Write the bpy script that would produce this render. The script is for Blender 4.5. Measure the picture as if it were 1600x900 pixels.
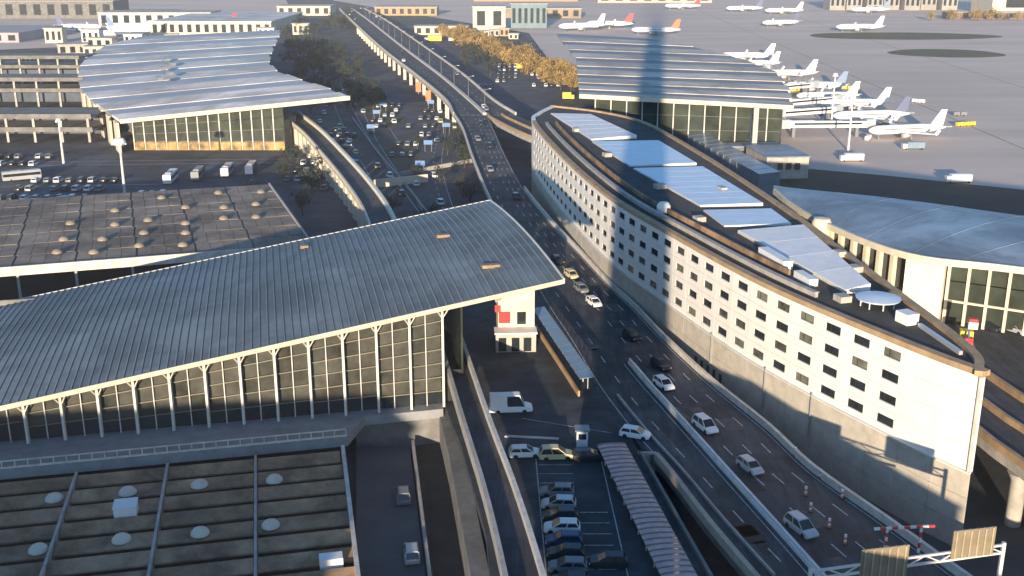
import bpy, bmesh, math, random
from mathutils import Vector, Matrix
for o in list(bpy.data.objects): bpy.data.objects.remove(o)
SC = bpy.context.scene
COL = SC.collection
R = random.Random(7)

# ------------------------------------------------------------------ camera, sky, sun, exposure
cd = bpy.data.cameras.new('camera'); cam = bpy.data.objects.new('camera', cd); COL.objects.link(cam)
cam.location = (0, 0, 65); cam.rotation_euler = (math.radians(90 - 17.2), 0, 0)
cd.sensor_width = 36; cd.lens = 38.41; cd.clip_start = 1; cd.clip_end = 20000
SC.camera = cam
SUN_EL = math.radians(7.5); SUN_AZ = math.radians(7.5)      # shadows run 7.5 degrees right of the view
w = bpy.data.worlds.new('World'); SC.world = w; w.use_nodes = True
nt = w.node_tree; bg = nt.nodes['Background']
sky = nt.nodes.new('ShaderNodeTexSky'); sky.sky_type = 'NISHITA'; sky.sun_disc = False
sky.sun_elevation = SUN_EL; sky.sun_rotation = math.pi + SUN_AZ
sky.air_density = 1.0; sky.dust_density = 0.2; sky.ozone_density = 4.0
nt.links.new(sky.outputs[0], bg.inputs[0]); bg.inputs[1].default_value = 0.145
sl = bpy.data.lights.new('sun', 'SUN'); so = bpy.data.objects.new('sun', sl); COL.objects.link(so)
sl.energy = 5.0; sl.angle = math.radians(0.5); sl.color = (1.0, 0.82, 0.60)
so.rotation_euler = Vector((math.sin(SUN_AZ) * math.cos(SUN_EL), math.cos(SUN_AZ) * math.cos(SUN_EL), -math.sin(SUN_EL))).to_track_quat('-Z', 'Y').to_euler()
so.location = (-30, -200, 150)
vs = SC.view_settings; vs.view_transform = 'Standard'; vs.look = 'None'; vs.gamma = 1; vs.use_curve_mapping = False
vs.exposure = 1.05

# ------------------------------------------------------------------ materials
MATS = {}
def mat(name, col, rough=0.75, var=0.15, scale=0.4, metal=0.0, bump=0.0, spec=0.4, streak=None, second=None, blotch=None):
    if name in MATS: return MATS[name]
    m = bpy.data.materials.new(name); m.use_nodes = True; MATS[name] = m
    t = m.node_tree; b = t.nodes['Principled BSDF']
    b.inputs['Roughness'].default_value = rough; b.inputs['Metallic'].default_value = metal
    b.inputs['Specular IOR Level'].default_value = spec
    g = t.nodes.new('ShaderNodeNewGeometry')
    mp = t.nodes.new('ShaderNodeMapping'); t.links.new(g.outputs['Position'], mp.inputs['Vector'])
    if streak: mp.inputs['Scale'].default_value = streak
    n = t.nodes.new('ShaderNodeTexNoise'); n.inputs['Scale'].default_value = scale
    n.inputs['Detail'].default_value = 6; n.inputs['Roughness'].default_value = 0.65
    t.links.new(mp.outputs[0], n.inputs['Vector'])
    r = t.nodes.new('ShaderNodeValToRGB')
    c0 = [max(0, c * (1 - var)) for c in col]; c1 = [min(1, c * (1 + var)) for c in col]
    if second: c0 = second
    r.color_ramp.elements[0].position = 0.32; r.color_ramp.elements[1].position = 0.68
    r.color_ramp.elements[0].color = (*c0, 1); r.color_ramp.elements[1].color = (*c1, 1)
    t.links.new(n.outputs['Fac'], r.inputs['Fac'])
    if blotch:      # worn patches and stains at two sizes
        n3 = t.nodes.new('ShaderNodeTexNoise'); n3.inputs['Scale'].default_value = blotch; n3.inputs['Detail'].default_value = 8; n3.inputs['Roughness'].default_value = 0.7; n3.inputs['Distortion'].default_value = 0.6
        t.links.new(g.outputs['Position'], n3.inputs['Vector'])
        r3 = t.nodes.new('ShaderNodeValToRGB'); r3.color_ramp.elements[0].position = 0.40; r3.color_ramp.elements[1].position = 0.62
        r3.color_ramp.elements[0].color = (0.62, 0.62, 0.62, 1); r3.color_ramp.elements[1].color = (1.25, 1.25, 1.25, 1); t.links.new(n3.outputs['Fac'], r3.inputs['Fac'])
        mx = t.nodes.new('ShaderNodeMix'); mx.data_type = 'RGBA'; mx.blend_type = 'MULTIPLY'; mx.inputs['Factor'].default_value = 1.0
        t.links.new(r.outputs[0], mx.inputs['A']); t.links.new(r3.outputs[0], mx.inputs['B']); t.links.new(mx.outputs['Result'], b.inputs['Base Color'])
    else: t.links.new(r.outputs[0], b.inputs['Base Color'])
    if bump:
        bp = t.nodes.new('ShaderNodeBump'); bp.inputs['Strength'].default_value = bump; bp.inputs['Distance'].default_value = 0.05
        n2 = t.nodes.new('ShaderNodeTexNoise'); n2.inputs['Scale'].default_value = scale * 9; n2.inputs['Detail'].default_value = 5
        t.links.new(g.outputs['Position'], n2.inputs['Vector'])
        t.links.new(n2.outputs['Fac'], bp.inputs['Height']); t.links.new(bp.outputs[0], b.inputs['Normal'])
    return m
ASPH = mat('asphalt', (0.070, 0.075, 0.084), 0.85, 0.4, 0.12, bump=0.3, blotch=0.035)
ROADM = mat('road_asphalt', (0.060, 0.063, 0.070), 0.85, 0.38, 0.5, bump=0.2, streak=(2.2, 0.2, 1), blotch=0.09)
LOTM = mat('lot_asphalt', (0.052, 0.057, 0.065), 0.85, 0.35, 0.25, bump=0.2, blotch=0.11)
APRON = mat('apron_concrete', (0.64, 0.51, 0.42), 0.85, 0.14, 0.02, streak=(0.35, 1.2, 1))
GRASS = mat('dry_grass', (0.085, 0.085, 0.045), 0.95, 0.35, 0.1)
CONC = mat('concrete', (0.40, 0.37, 0.33), 0.85, 0.22, 0.5, bump=0.25)
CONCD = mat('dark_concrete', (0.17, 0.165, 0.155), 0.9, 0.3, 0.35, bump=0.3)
PARA = mat('parapet_concrete', (0.60, 0.55, 0.47), 0.8, 0.22, 0.6, bump=0.2)
WHITE = mat('white_paint', (0.78, 0.77, 0.74), 0.6, 0.06, 0.6)
MARK = mat('road_marking', (0.42, 0.42, 0.40), 0.8, 0.5, 1.5)
HPANEL = mat('white_facade_panel', (0.79, 0.76, 0.70), 0.55, 0.06, 0.35, streak=(1, 1, 0.25))
HBASE = mat('beige_plinth_stone', (0.48, 0.43, 0.355), 0.8, 0.16, 0.5, bump=0.2)
TAN = mat('tan_coping', (0.40, 0.27, 0.15), 0.75, 0.25, 0.4)
ROOFD = mat('dark_roof_felt', (0.060, 0.055, 0.050), 0.9, 0.4, 0.2, bump=0.2)
BLACK = mat('black_trim', (0.02, 0.02, 0.022), 0.6, 0.2, 1)
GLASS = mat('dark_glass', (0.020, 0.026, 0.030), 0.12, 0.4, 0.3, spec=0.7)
GLASSC = mat('curtained_glass', (0.16, 0.16, 0.12), 0.2, 0.5, 0.35, spec=0.6)
GLASSC2 = mat('half_drawn_curtain', (0.08, 0.078, 0.065), 0.15, 0.6, 0.9, spec=0.6)
GLASSG = mat('green_glass', (0.040, 0.048, 0.036), 0.15, 0.5, 0.15, spec=0.7)
SKYG = mat('skylight_glass', (0.60, 0.67, 0.76), 0.35, 0.08, 0.3, spec=0.6)
SKYW = mat('white_roof_sheet', (0.80, 0.79, 0.77), 0.5, 0.08, 0.4)
ZINC = mat('ribbed_zinc', (0.155, 0.19, 0.21), 0.6, 0.15, 0.12, metal=0.1, second=(0.115, 0.14, 0.155), streak=(1, .3, 1), blotch=0.06)
ZINCR = mat('zinc_rib', (0.195, 0.225, 0.24), 0.6, 0.15, 0.2, metal=0.1)
SILV = mat('pale_roof_metal', (0.66, 0.61, 0.55), 0.6, 0.12, 0.05, blotch=0.03)
SILVD = mat('roof_shade_band', (0.30, 0.29, 0.30), 0.4, 0.2, 0.05)  # dark bands put the shade of a stepped roof into colour
BLUER = mat('blue_grey_roof', (0.24, 0.31, 0.37), 0.5, 0.12, 0.08, metal=0.1, blotch=0.05)
BROWN = mat('brown_louvre', (0.31, 0.20, 0.115), 0.85, 0.4, 0.25, bump=0.2, blotch=0.12)
BROWN2 = mat('grey_brown_roof', (0.25, 0.20, 0.155), 0.85, 0.35, 0.06, bump=0.2, blotch=0.08)
CREAM = mat('cream_render', (0.62, 0.55, 0.42), 0.8, 0.12, 0.3)
STEEL = mat('pale_steel', (0.62, 0.60, 0.55), 0.45, 0.1, 0.5)
OCHRE = mat('ochre_cladding', (0.36, 0.24, 0.09), 0.8, 0.5, 0.25, second=(0.09, 0.07, 0.04))
RED = mat('red_paint', (0.60, 0.03, 0.035), 0.5, 0.08, 1)
ORANGE = mat('orange_paint', (0.75, 0.16, 0.05), 0.5, 0.08, 1)
YELL = mat('yellow_paint', (0.75, 0.55, 0.04), 0.5, 0.08, 1)
BLUE = mat('blue_paint', (0.06, 0.16, 0.36), 0.4, 0.08, 1)
TEAL = mat('teal_canopy', (0.19, 0.26, 0.33), 0.35, 0.12, 0.5)
PINK = mat('pinkish_sheet', (0.60, 0.41, 0.36), 0.7, 0.2, 1.2)
GREY = mat('grey_paint', (0.20, 0.21, 0.22), 0.35, 0.06, 1)
SILVERP = mat('silver_paint', (0.50, 0.51, 0.52), 0.3, 0.05, 1, metal=0.3)
CARW = mat('white_car_paint', (0.80, 0.80, 0.78), 0.3, 0.04, 1)
CARB = mat('black_car_paint', (0.025, 0.027, 0.03), 0.25, 0.1, 1)
CARD = mat('dark_blue_car_paint', (0.03, 0.06, 0.14), 0.25, 0.1, 1)
CARG = mat('beige_car_paint', (0.62, 0.52, 0.28), 0.3, 0.05, 1)
TYRE = mat('tyre_rubber', (0.018, 0.018, 0.018), 0.9, 0.2, 2)
LAMPM = mat('lamp_lens', (0.75, 0.75, 0.70), 0.2, 0.05, 1)
REDL = mat('red_lens', (0.35, 0.02, 0.02), 0.25, 0.05, 1)
BARK = mat('bark', (0.07, 0.05, 0.035), 0.95, 0.3, 1)
LEAFD = mat('dark_foliage', (0.030, 0.042, 0.032), 0.95, 0.5, 0.25)
LEAFA = mat('autumn_foliage', (0.30, 0.20, 0.07), 0.9, 0.6, 0.12)
MODELP = mat('aircraft_white', (0.82, 0.81, 0.79), 0.35, 0.03, 0.3)

# ------------------------------------------------------------------ helpers
class MB:
    def __init__(s): s.v = []; s.f = []; s.m = []
    def add(s, vs_, fs, m=0):
        o = len(s.v); s.v += [tuple(v) for v in vs_]
        for f in fs: s.f.append([i + o for i in f]); s.m.append(m)
        return s
    def box(s, c, size, rz=0.0, m=0):
        x, y, z = [k / 2 for k in size]; ca, sa = math.cos(rz), math.sin(rz); vs_ = []
        for dz in (-z, z):
            for dx, dy in ((-x, -y), (x, -y), (x, y), (-x, y)):
                vs_.append((c[0] + dx * ca - dy * sa, c[1] + dx * sa + dy * ca, c[2] + dz))
        return s.add(vs_, [(3, 2, 1, 0), (4, 5, 6, 7), (0, 1, 5, 4), (1, 2, 6, 5), (2, 3, 7, 6), (3, 0, 4, 7)], m)
    def hexa(s, b, t, m=0):   # bottom ring, top ring (any polygon)
        n = len(b); fs = [tuple(range(n - 1, -1, -1)), tuple(range(n, 2 * n))] + [(i, (i + 1) % n, n + (i + 1) % n, n + i) for i in range(n)]
        return s.add(list(b) + list(t), fs, m)
    def prism(s, poly, z0, z1, m=0):
        a = sum(poly[i][0] * poly[(i + 1) % len(poly)][1] - poly[(i + 1) % len(poly)][0] * poly[i][1] for i in range(len(poly)))
        if a < 0: poly = poly[::-1]
        return s.hexa([(x, y, z0) for x, y in poly], [(x, y, z1) for x, y in poly], m)
    def bar(s, p, q, wd=0.2, h=None, m=0):
        p = Vector(p); q = Vector(q); d = (q - p).normalized(); h = h or wd
        up = Vector((0, 0, 1)) if abs(d.z) < 0.95 else Vector((0, 1, 0))
        a = d.cross(up).normalized() * wd / 2; b = a.cross(d).normalized() * h / 2
        return s.hexa([p - a - b, p + a - b, p + a + b, p - a + b], [q - a - b, q + a - b, q + a + b, q - a + b], m)
    def lathe(s, prof, c=(0, 0, 0), n=12, axis='z', m=0):
        vs_ = []; k = len(prof)
        for i in range(n):
            a = 2 * math.pi * i / n
            for r, h in prof:
                p = (r * math.cos(a), r * math.sin(a), h) if axis == 'z' else ((h, r * math.cos(a), r * math.sin(a)) if axis == 'x' else (r * math.cos(a), h, r * math.sin(a)))
                vs_.append((c[0] + p[0], c[1] + p[1], c[2] + p[2]))
        fs = []
        for i in range(n):
            j = (i + 1) % n
            for q in range(k - 1): fs.append((i * k + q, j * k + q, j * k + q + 1, i * k + q + 1))
        fs.append(tuple(i * k for i in range(n))[::-1]); fs.append(tuple(i * k + k - 1 for i in range(n)))
        return s.add(vs_, fs, m)
    def wall(s, line, h0, h1, th, m=0, off=0.0):
        """a wall of thickness th along a 3-D line; h0/h1 relative to the line's z"""
        n = len(line); nr = []
        for i in range(n):
            a = Vector(line[max(0, i - 1)]); b = Vector(line[min(n - 1, i + 1)]); d = (b - a); d.z = 0; d.normalize(); nr.append(Vector((d.y, -d.x, 0)))
        L = [Vector(line[i]) + nr[i] * (off - th / 2) for i in range(n)]; Q = [Vector(line[i]) + nr[i] * (off + th / 2) for i in range(n)]
        vs_ = []
        for i in range(n):
            vs_ += [L[i] + Vector((0, 0, h0)), Q[i] + Vector((0, 0, h0)), Q[i] + Vector((0, 0, h1)), L[i] + Vector((0, 0, h1))]
        fs = [(3, 2, 1, 0), tuple(4 * (n - 1) + k for k in range(4))]
        for i in range(n - 1):
            for k in range(4): fs.append((4 * i + k, 4 * i + (k + 1) % 4, 4 * i + 4 + (k + 1) % 4, 4 * i + 4 + k))
        return s.add(vs_, fs, m)
    def mesh(s, name, mats, off=(0, 0, 0), smooth=False):
        me = bpy.data.meshes.new(name)
        me.from_pydata([(v[0] - off[0], v[1] - off[1], v[2] - off[2]) for v in s.v], [], s.f)
        for m in (mats if isinstance(mats, (list, tuple)) else [mats]): me.materials.append(m)
        me.polygons.foreach_set('material_index', s.m)
        bm = bmesh.new(); bm.from_mesh(me); bmesh.ops.recalc_face_normals(bm, faces=bm.faces); bm.to_mesh(me); bm.free()
        if smooth:
            me.polygons.foreach_set('use_smooth', [True] * len(me.polygons)); me.set_sharp_from_angle(angle=math.radians(38))
        return me
    def build(s, name, mats, parent=None, smooth=False):
        if parent is not None: off = world_loc(parent)
        else:
            xs = [v[0] for v in s.v]; ys = [v[1] for v in s.v]
            off = ((min(xs) + max(xs)) / 2, (min(ys) + max(ys)) / 2, min(v[2] for v in s.v))
        o = bpy.data.objects.new(name, s.mesh(name, mats, off, smooth)); COL.objects.link(o)
        if parent is not None: o.parent = parent
        else: o.location = off
        return o
def world_loc(o):
    v = Vector(o.location)
    while o.parent: o = o.parent; v = v + Vector(o.location)
    return v
def tag(o, label, cat, group=None):
    o['label'] = label; o['category'] = cat
    if group: o['group'] = group
    return o
def thing(name, label, cat, loc, group=None, rz=0):
    o = bpy.data.objects.new(name, None); COL.objects.link(o); o.location = loc; o.rotation_euler.z = rz; o.empty_display_size = 0.5
    o.matrix_world = Matrix.Translation(loc) @ Matrix.Rotation(rz, 4, 'Z')
    return tag(o, label, cat, group)
def struct(o): o['kind'] = 'structure'; return o
def inst(name, me, parent, loc, rz=0.0, m=None):
    o = bpy.data.objects.new(name, me); COL.objects.link(o); o.parent = parent; o.location = loc; o.rotation_euler.z = rz
    if m:
        o.material_slots[0].link = 'OBJECT'; o.material_slots[0].material = m
    return o
def catmull(pts, n=8):
    P_ = [Vector(p) for p in pts]; P_ = [P_[0] * 2 - P_[1]] + P_ + [P_[-1] * 2 - P_[-2]]; out = []
    for i in range(1, len(P_) - 2):
        a, b, c, d = P_[i - 1:i + 3]
        for k in range(n):
            t = k / n; out.append(0.5 * ((2 * b) + (c - a) * t + (2 * a - 5 * b + 4 * c - d) * t * t + (3 * b - a - 3 * c + d) * t ** 3))
    out.append(P_[-2]); return out
def resample(line, step):
    L = [0]
    for a, b in zip(line, line[1:]): L.append(L[-1] + (Vector(b) - Vector(a)).length)
    n = max(1, round(L[-1] / step)); out = []; j = 0
    for i in range(n + 1):
        d = L[-1] * i / n
        while j < len(L) - 2 and L[j + 1] < d: j += 1
        t = (d - L[j]) / max(1e-6, L[j + 1] - L[j]); out.append(Vector(line[j]).lerp(Vector(line[j + 1]), t))
    return out

# ------------------------------------------------------------------ ground, apron, grass
GZ = -6.0
mb = MB(); mb.add([(-9000, -2500, GZ), (9000, -2500, GZ), (9000, 12000, GZ), (-9000, 12000, GZ)], [(0, 1, 2, 3)])
struct(mb.build('ground', ASPH))
mb = MB(); pa = [(66, 470), (84, 356), (140, 290), (700, 90), (8500, 110), (8500, 11500), (-2500, 11500), (-260, 1650), (15, 1000), (26, 720), (110, 600), (122, 500), (104, 420)]
mb.prism(pa, GZ - 0.3, GZ + 0.02); struct(mb.build('apron', APRON))
mb = MB(); mb.prism([(-330, 860), (-240, 900), (-230, 1200), (-330, 1650), (-2600, 11000), (-8500, 11000), (-8500, 600), (-700, 640)], GZ - 0.3, GZ + 0.02)
struct(mb.build('apron', APRON))
def ell(cx, cy, a, b, n=40, wob=0.06): return [(cx + a * math.cos(t) * (1 + wob * math.sin(3 * t + cx)), cy + b * math.sin(t)) for t in [2 * math.pi * i / n for i in range(n)]]
for cx, cy, a, b in ((335, 965, 82, 42), (312, 800, 40, 34), (760, 1150, 160, 40)):
    mb = MB(); mb.prism(ell(cx, cy, a, b), GZ - 0.2, GZ + 0.05); struct(mb.build('grass_island', GRASS))
# worn taxi lines on the apron
for a, b in (((190, 380), (230, 1400)), ((260, 330), (330, 1500)), ((120, 900), (700, 780)), ((100, 1150), (800, 1060))):
    mb = MB(); mb.wall([(a[0], a[1], GZ), (b[0], b[1], GZ)], 0.0, 0.03, 0.8); struct(mb.build('taxi_line', mat('taxi_line_paint', (0.34, 0.28, 0.12), 0.8, 0.3, 0.2)))

# ------------------------------------------------------------------ roads and decks
def deck(name, L, Rr, mats, th=1.2):
    """road slab between two edge lines (3-D); asphalt on top, concrete sides"""
    n = len(L); mb = MB(); v = []
    for a, b in zip(L, Rr):
        v += [a, b, (b[0], b[1], b[2] - th), (a[0], a[1], a[2] - th)]
    top = []; side = []
    for i in range(n - 1):
        j = 4 * i; top.append((j, j + 1, j + 5, j + 4))
        side += [(j + 1, j + 2, j + 6, j + 5), (j + 2, j + 3, j + 7, j + 6), (j + 3, j, j + 4, j + 7)]
    side += [(0, 3, 2, 1), (4 * n - 4, 4 * n - 3, 4 * n - 2, 4 * n - 1)]
    o = len(mb.v); mb.v += v
    for f in top: mb.f.append(list(f)); mb.m.append(0)
    for f in side: mb.f.append(list(f)); mb.m.append(1)
    return struct(mb.build(name, mats))
rows = [(430, -22.8, -9.7, 3), (394, -17.8, -6.5, 3), (344, -13, -2.2, 2.9), (294, -7.4, 3.4, 2.2), (258, -2.5, 10, 1.1), (235, 1, 15, .45), (212, 4.5, 19.6, .1),
        (196, 7, 23.4, 0), (180, 9.8, 26.4, 0), (159, 13, 31.3, 0), (142, 16.5, 36.3, 0), (129, 20, 39.2, 0), (115, 23, 44.5, 0), (100, 26.8, 50, 0), (80, 32, 58, 0), (60, 37, 68, 0)]
RL = [Vector((l, y, z)) for y, l, r, z in rows]; RR = [Vector((r, y, z)) for y, l, r, z in rows]
RLs = catmull(RL, 4); RRs = catmull(RR, 4)
road = deck('road', RLs, RRs, [ROADM, CONCD])
def line_at(t):           # 0 left edge .. 1 right edge
    return [a.lerp(b, t) for a, b in zip(RLs, RRs)]
def dashes(line, parent, on=3.0, off=6.0, wd=0.2, lift=0.012):
    pts = resample(line, 1.0); i = 0; off_ = world_loc(parent); m = MB()
    while i + on < len(pts):
        m.wall([p for p in pts[i:int(i + on) + 1]], lift, lift + 0.004, wd); i += int(on + off)
    if m.v: return m.build('lane_dashes', MARK, parent)
for t in (0.22, 0.57, 0.71, 0.85): dashes(line_at(t), road)
def edge_line(line, parent, wd=0.15):
    m = MB(); m.wall(line, 0.012, 0.016, wd); return m.build('edge_line', MARK, parent)
edge_line(line_at(0.035), road); edge_line(line_at(0.965), road)

def parapet(line, label, h=0.95, th=0.35, m=PARA, name='parapet_wall', depth=0.0, group=None):
    mb = MB(); mb.wall(line, -depth, h, th); mb.wall(line, h, h + 0.10, th + 0.14)
    return tag(mb.build(name, m), label, 'wall', group)
parapet([p for p in RRs if p.y < 300], 'long concrete parapet between the road and the white hotel')
parapet([p for p in RLs if p.y < 133], 'tan concrete parapet along the road beside the open trench', 1.1, 0.5, mat('tan_parapet', (0.42, 0.36, 0.27), 0.8, 0.2, 0.6))
parapet([p for p in RLs if p.y > 214], 'low concrete parapet on the outer edge of the slip road', 0.9)
med = catmull([Vector((x, y, 0)) for x, y in ((19.3, 168), (21.1, 159.1), (24.6, 143.5), (28.1, 127.5), (31.2, 113.7), (33, 105.4), (38, 82), (43, 62))], 4)
mb = MB(); mb.wall(med, 0, 0.45, 0.55); mb.wall(med, 0.45, 0.95, 0.28)
edge_line([p + Vector((.9, .3, 0)) for p in med], road); edge_line([p - Vector((.9, .3, 0)) for p in med], road)
tag(mb.build('median_barrier', mat('barrier_white', (0.72, 0.70, 0.66), 0.7, 0.15, 0.6)), 'pale concrete barrier running down the middle of the road', 'barrier')
med2 = [p for p in line_at(0.12) if 100 < p.y < 158]
mb = MB(); mb.wall(med2, 0, 0.35, 0.3); tag(mb.build('road_kerb', CONC), 'low grey kerb dividing the lane beside the trench', 'kerb')

for i in range(26):   # resurfaced patches and drain covers
    k = R.randrange(18, len(RLs) - 6); t = R.choice((.2, .5, .64, .78, .9)); p = RLs[k].lerp(RRs[k], t); q = RLs[k + 1].lerp(RRs[k + 1], t); d = (q - p).normalized(); L = R.uniform(2, 9)
    m = MB(); m.wall([p, p + d * L], .004, .007, R.uniform(.8, 2.6)); m.build('road_patch', mat('fresh_tar' if i % 2 else 'faded_tar', (.03, .03, .032) if i % 2 else (.085, .085, .085), .8, .3, .8), road)
# parking lot deck and walkway
LOT = [(-0.8, 80), (-3, 113), (-7, 137), (-10, 150.5), (-20, 205), (3.2, 218), (4.4, 212), (6.9, 196), (9.7, 180), (12.9, 159), (16.4, 142), (17.4, 133.5), (21.5, 104), (25.5, 80)]
mb = MB(); mb.prism(LOT, -1.2, -0.02); lot = struct(mb.build('parking_lot', LOTM))
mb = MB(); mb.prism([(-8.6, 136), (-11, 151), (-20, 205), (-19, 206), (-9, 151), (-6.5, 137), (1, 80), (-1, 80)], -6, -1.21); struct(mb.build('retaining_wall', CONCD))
for k in range(14):
    y = 131 - 2.5 * k * 1.02
    for x0, x1 in ((3.4 + (133 - y) * .02, 7.9), (8.2, 11.6)):
        if x0 == 8.2 and k < 5: continue
        m = MB(); m.box(((x0 + x1) / 2, y, -0.012), (x1 - x0, 0.12, 0.006)); m.build('bay_line', MARK, lot)
for a, b in (((1.5, 146), (14, 141)), ((3.2, 132.6), (3.9, 96)), ((11.9, 133), (12.8, 96)), ((13.2, 158), (16.8, 141))):
    m = MB(); m.wall([(a[0], a[1], -0.02), (b[0], b[1], -0.02)], 0.006, 0.012, 0.14); m.build('bay_line', MARK, lot)
# covered walkway with ribbed roof panels
wk = thing('covered_walkway', 'long pinkish ribbed walkway roof beside the parking lot', 'walkway', (15.5, 118, -0.02))
A0, A1 = Vector((13.4, 134.5, 0)), Vector((19.2, 92, 0)); N = 36
d = (A1 - A0) / N; ang = math.atan2(d.y, d.x); ln = d.length
pm = MB()
prof = [(-1.95, 1.28), (-1.3, 1.40), (-.4, 1.46), (.4, 1.46), (1.3, 1.40), (1.95, 1.28)]
pm.hexa([(-ln / 2 + .12, y, z) for y, z in prof] + [(-ln / 2 + .12, 1.9, 1.2), (-ln / 2 + .12, -1.9, 1.2)], [(ln / 2 - .05, y, z) for y, z in prof] + [(ln / 2 - .05, 1.9, 1.2), (ln / 2 - .05, -1.9, 1.2)])
pme = pm.mesh('walkway_panel', PINK)
rm = MB(); rm.hexa([(-.09, y * 1.02, z + .10) for y, z in prof] + [(-.09, 1.9, 1.18), (-.09, -1.9, 1.18)], [(.09, y * 1.02, z + .10) for y, z in prof] + [(.09, 1.9, 1.18), (.09, -1.9, 1.18)])
rme = rm.mesh('walkway_rib', mat('pale_rib', (0.27, 0.20, 0.18), 0.6, 0.15, 1)); po = MB(); po.box((0, -1.6, .6), (.14, .14, 1.2)); po.box((0, 1.6, .6), (.14, .14, 1.2)); pome = po.mesh('walkway_posts', STEEL)
for i in range(N):
    c = A0 + d * (i + .5) - Vector(wk.location) + Vector((0, 0, -.02))
    inst('roof_panel', pme, wk, c, ang); inst('rib', rme, wk, c - d * .5, ang)
    if i % 3 == 0: inst('post', pome, wk, c - d * .5, ang)
# trench floor wall
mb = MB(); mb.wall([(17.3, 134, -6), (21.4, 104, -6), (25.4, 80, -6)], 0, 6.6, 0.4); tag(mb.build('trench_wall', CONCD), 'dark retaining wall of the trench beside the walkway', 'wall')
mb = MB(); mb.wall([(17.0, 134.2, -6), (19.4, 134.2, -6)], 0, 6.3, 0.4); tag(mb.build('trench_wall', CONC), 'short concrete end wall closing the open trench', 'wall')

# ------------------------------------------------------------------ hotel
front_pts = [(12.9, 350, 0), (8.0, 334, 0), (5.9, 317.2, 0), (11.2, 267.1, 0), (19.0, 218, 0), (27.6, 186.3, 0), (37.9, 154.4, 0), (50.1, 128.5, 0), (55.4, 119.5, 0)]
fc = catmull(front_pts, 10)
# facade runs from the far bend to the near corner
i0 = min(range(len(fc)), key=lambda i: (fc[i] - Vector((5.9, 317.2, 0))).length)
face = resample(fc[i0:], 5.45); NB = len(face) - 1
back_pts = [(12.9, 350, 0), (28, 336, 0), (38.6, 313.5, 0), (46.6, 262.8, 0), (52.9, 205, 0), (54.5, 180, 0), (56.3, 151, 0), (57.5, 127.6, 0), (55.4, 119.5, 0)]
bc = catmull(back_pts, 6)
HT = 17.0; HB = 4.7; FH = (HT - HB) / 4
hotel = thing('hotel', 'long white curved hotel with four rows of windows above a beige plinth', 'hotel', (35, 200, GZ))
HO = Vector(hotel.location)
outline = [(p.x, p.y) for p in fc[:i0]] + [(p.x, p.y) for p in face] + [(p.x, p.y) for p in reversed(bc[1:-1])]
def inset(poly, dd):
    n = len(poly); out = []
    for i in range(n):
        a = Vector(poly[i - 1]); b = Vector(poly[(i + 1) % n]); t = (b - a).normalized(); nn = Vector((-t.y, t.x)); out.append((poly[i][0] + nn.x * dd, poly[i][1] + nn.y * dd))
    return out
ar = sum(outline[i][0] * outline[(i + 1) % len(outline)][1] - outline[(i + 1) % len(outline)][0] * outline[i][1] for i in range(len(outline)))
SG = 1 if ar > 0 else -1
mb = MB(); mb.prism(inset(outline, SG * 0.45), HB - .2, HT + .0); mb.build('core_wall', CONC, hotel)
mb = MB(); mb.prism(inset(outline, SG * 0.06), GZ - .5, HB - 0.03); mb.build('plinth_wall', HBASE, hotel)
mb = MB(); mb.prism(inset(outline, SG * 0.5), HT, HT + .25); mb.build('roof_deck', ROOFD, hotel)
# plinth courses: stone panels
def panel_mesh(L, H, ww, wh, wz, th=0.42, rev=True, rd=.16):
    m = MB(); x0, x1 = -L / 2, L / 2; a, b = -ww / 2, ww / 2; z0, z1 = wz, wz + wh
    xs = [x0, a, b, x1]; zs = [0, z0, z1, H]
    for i in range(3):
        for j in range(3):
            if i == 1 and j == 1: continue
            m.add([(xs[i], 0, zs[j]), (xs[i + 1], 0, zs[j]), (xs[i + 1], 0, zs[j + 1]), (xs[i], 0, zs[j + 1])], [(0, 1, 2, 3)])
    m.add([(a, 0, z0), (b, 0, z0), (b, rd, z0), (a, rd, z0)], [(0, 1, 2, 3)]); m.add([(a, 0, z1), (b, 0, z1), (b, rd, z1), (a, rd, z1)], [(3, 2, 1, 0)])
    m.add([(a, 0, z0), (a, 0, z1), (a, rd, z1), (a, rd, z0)], [(3, 2, 1, 0)]); m.add([(b, 0, z0), (b, 0, z1), (b, rd, z1), (b, rd, z0)], [(0, 1, 2, 3)])
    m.add([(x0, 0, 0), (x1, 0, 0), (x1, 0, H), (x0, 0, H), (x0, th, 0), (x1, th, 0), (x1, th, H), (x0, th, H)], [(0, 4, 5, 1), (1, 5, 6, 2), (2, 6, 7, 3), (3, 7, 4, 0)])
    return m
LB = (face[1] - face[0]).length
me_pan = panel_mesh(LB - 0.05, FH - 0.05, 2.9, 1.2, 1.0).mesh('facade_panel', HPANEL)
mp2 = MB(); mp2.box((0, .21, FH / 2 - .025), (LB - .05, .42, FH - .05)); me_blank = mp2.mesh('facade_panel', HPANEL)
wm = MB()
wm.box((0, .15, .6), (2.92, .04, 1.22), m=0)
for x in (-1.4, -.5, 1.4): wm.box((x, .115, .6), (.08, .05, 1.18), m=1)
for z in (.04, 1.16): wm.box((0, .115, z), (2.7, .05, .07), m=1)
me_win = wm.mesh('window', [GLASS, BLACK])
sb = MB(); sb.box((0, .0, -.05), (3.0, .16, .09)); me_sill = sb.mesh('window_sill', STEEL)
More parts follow.
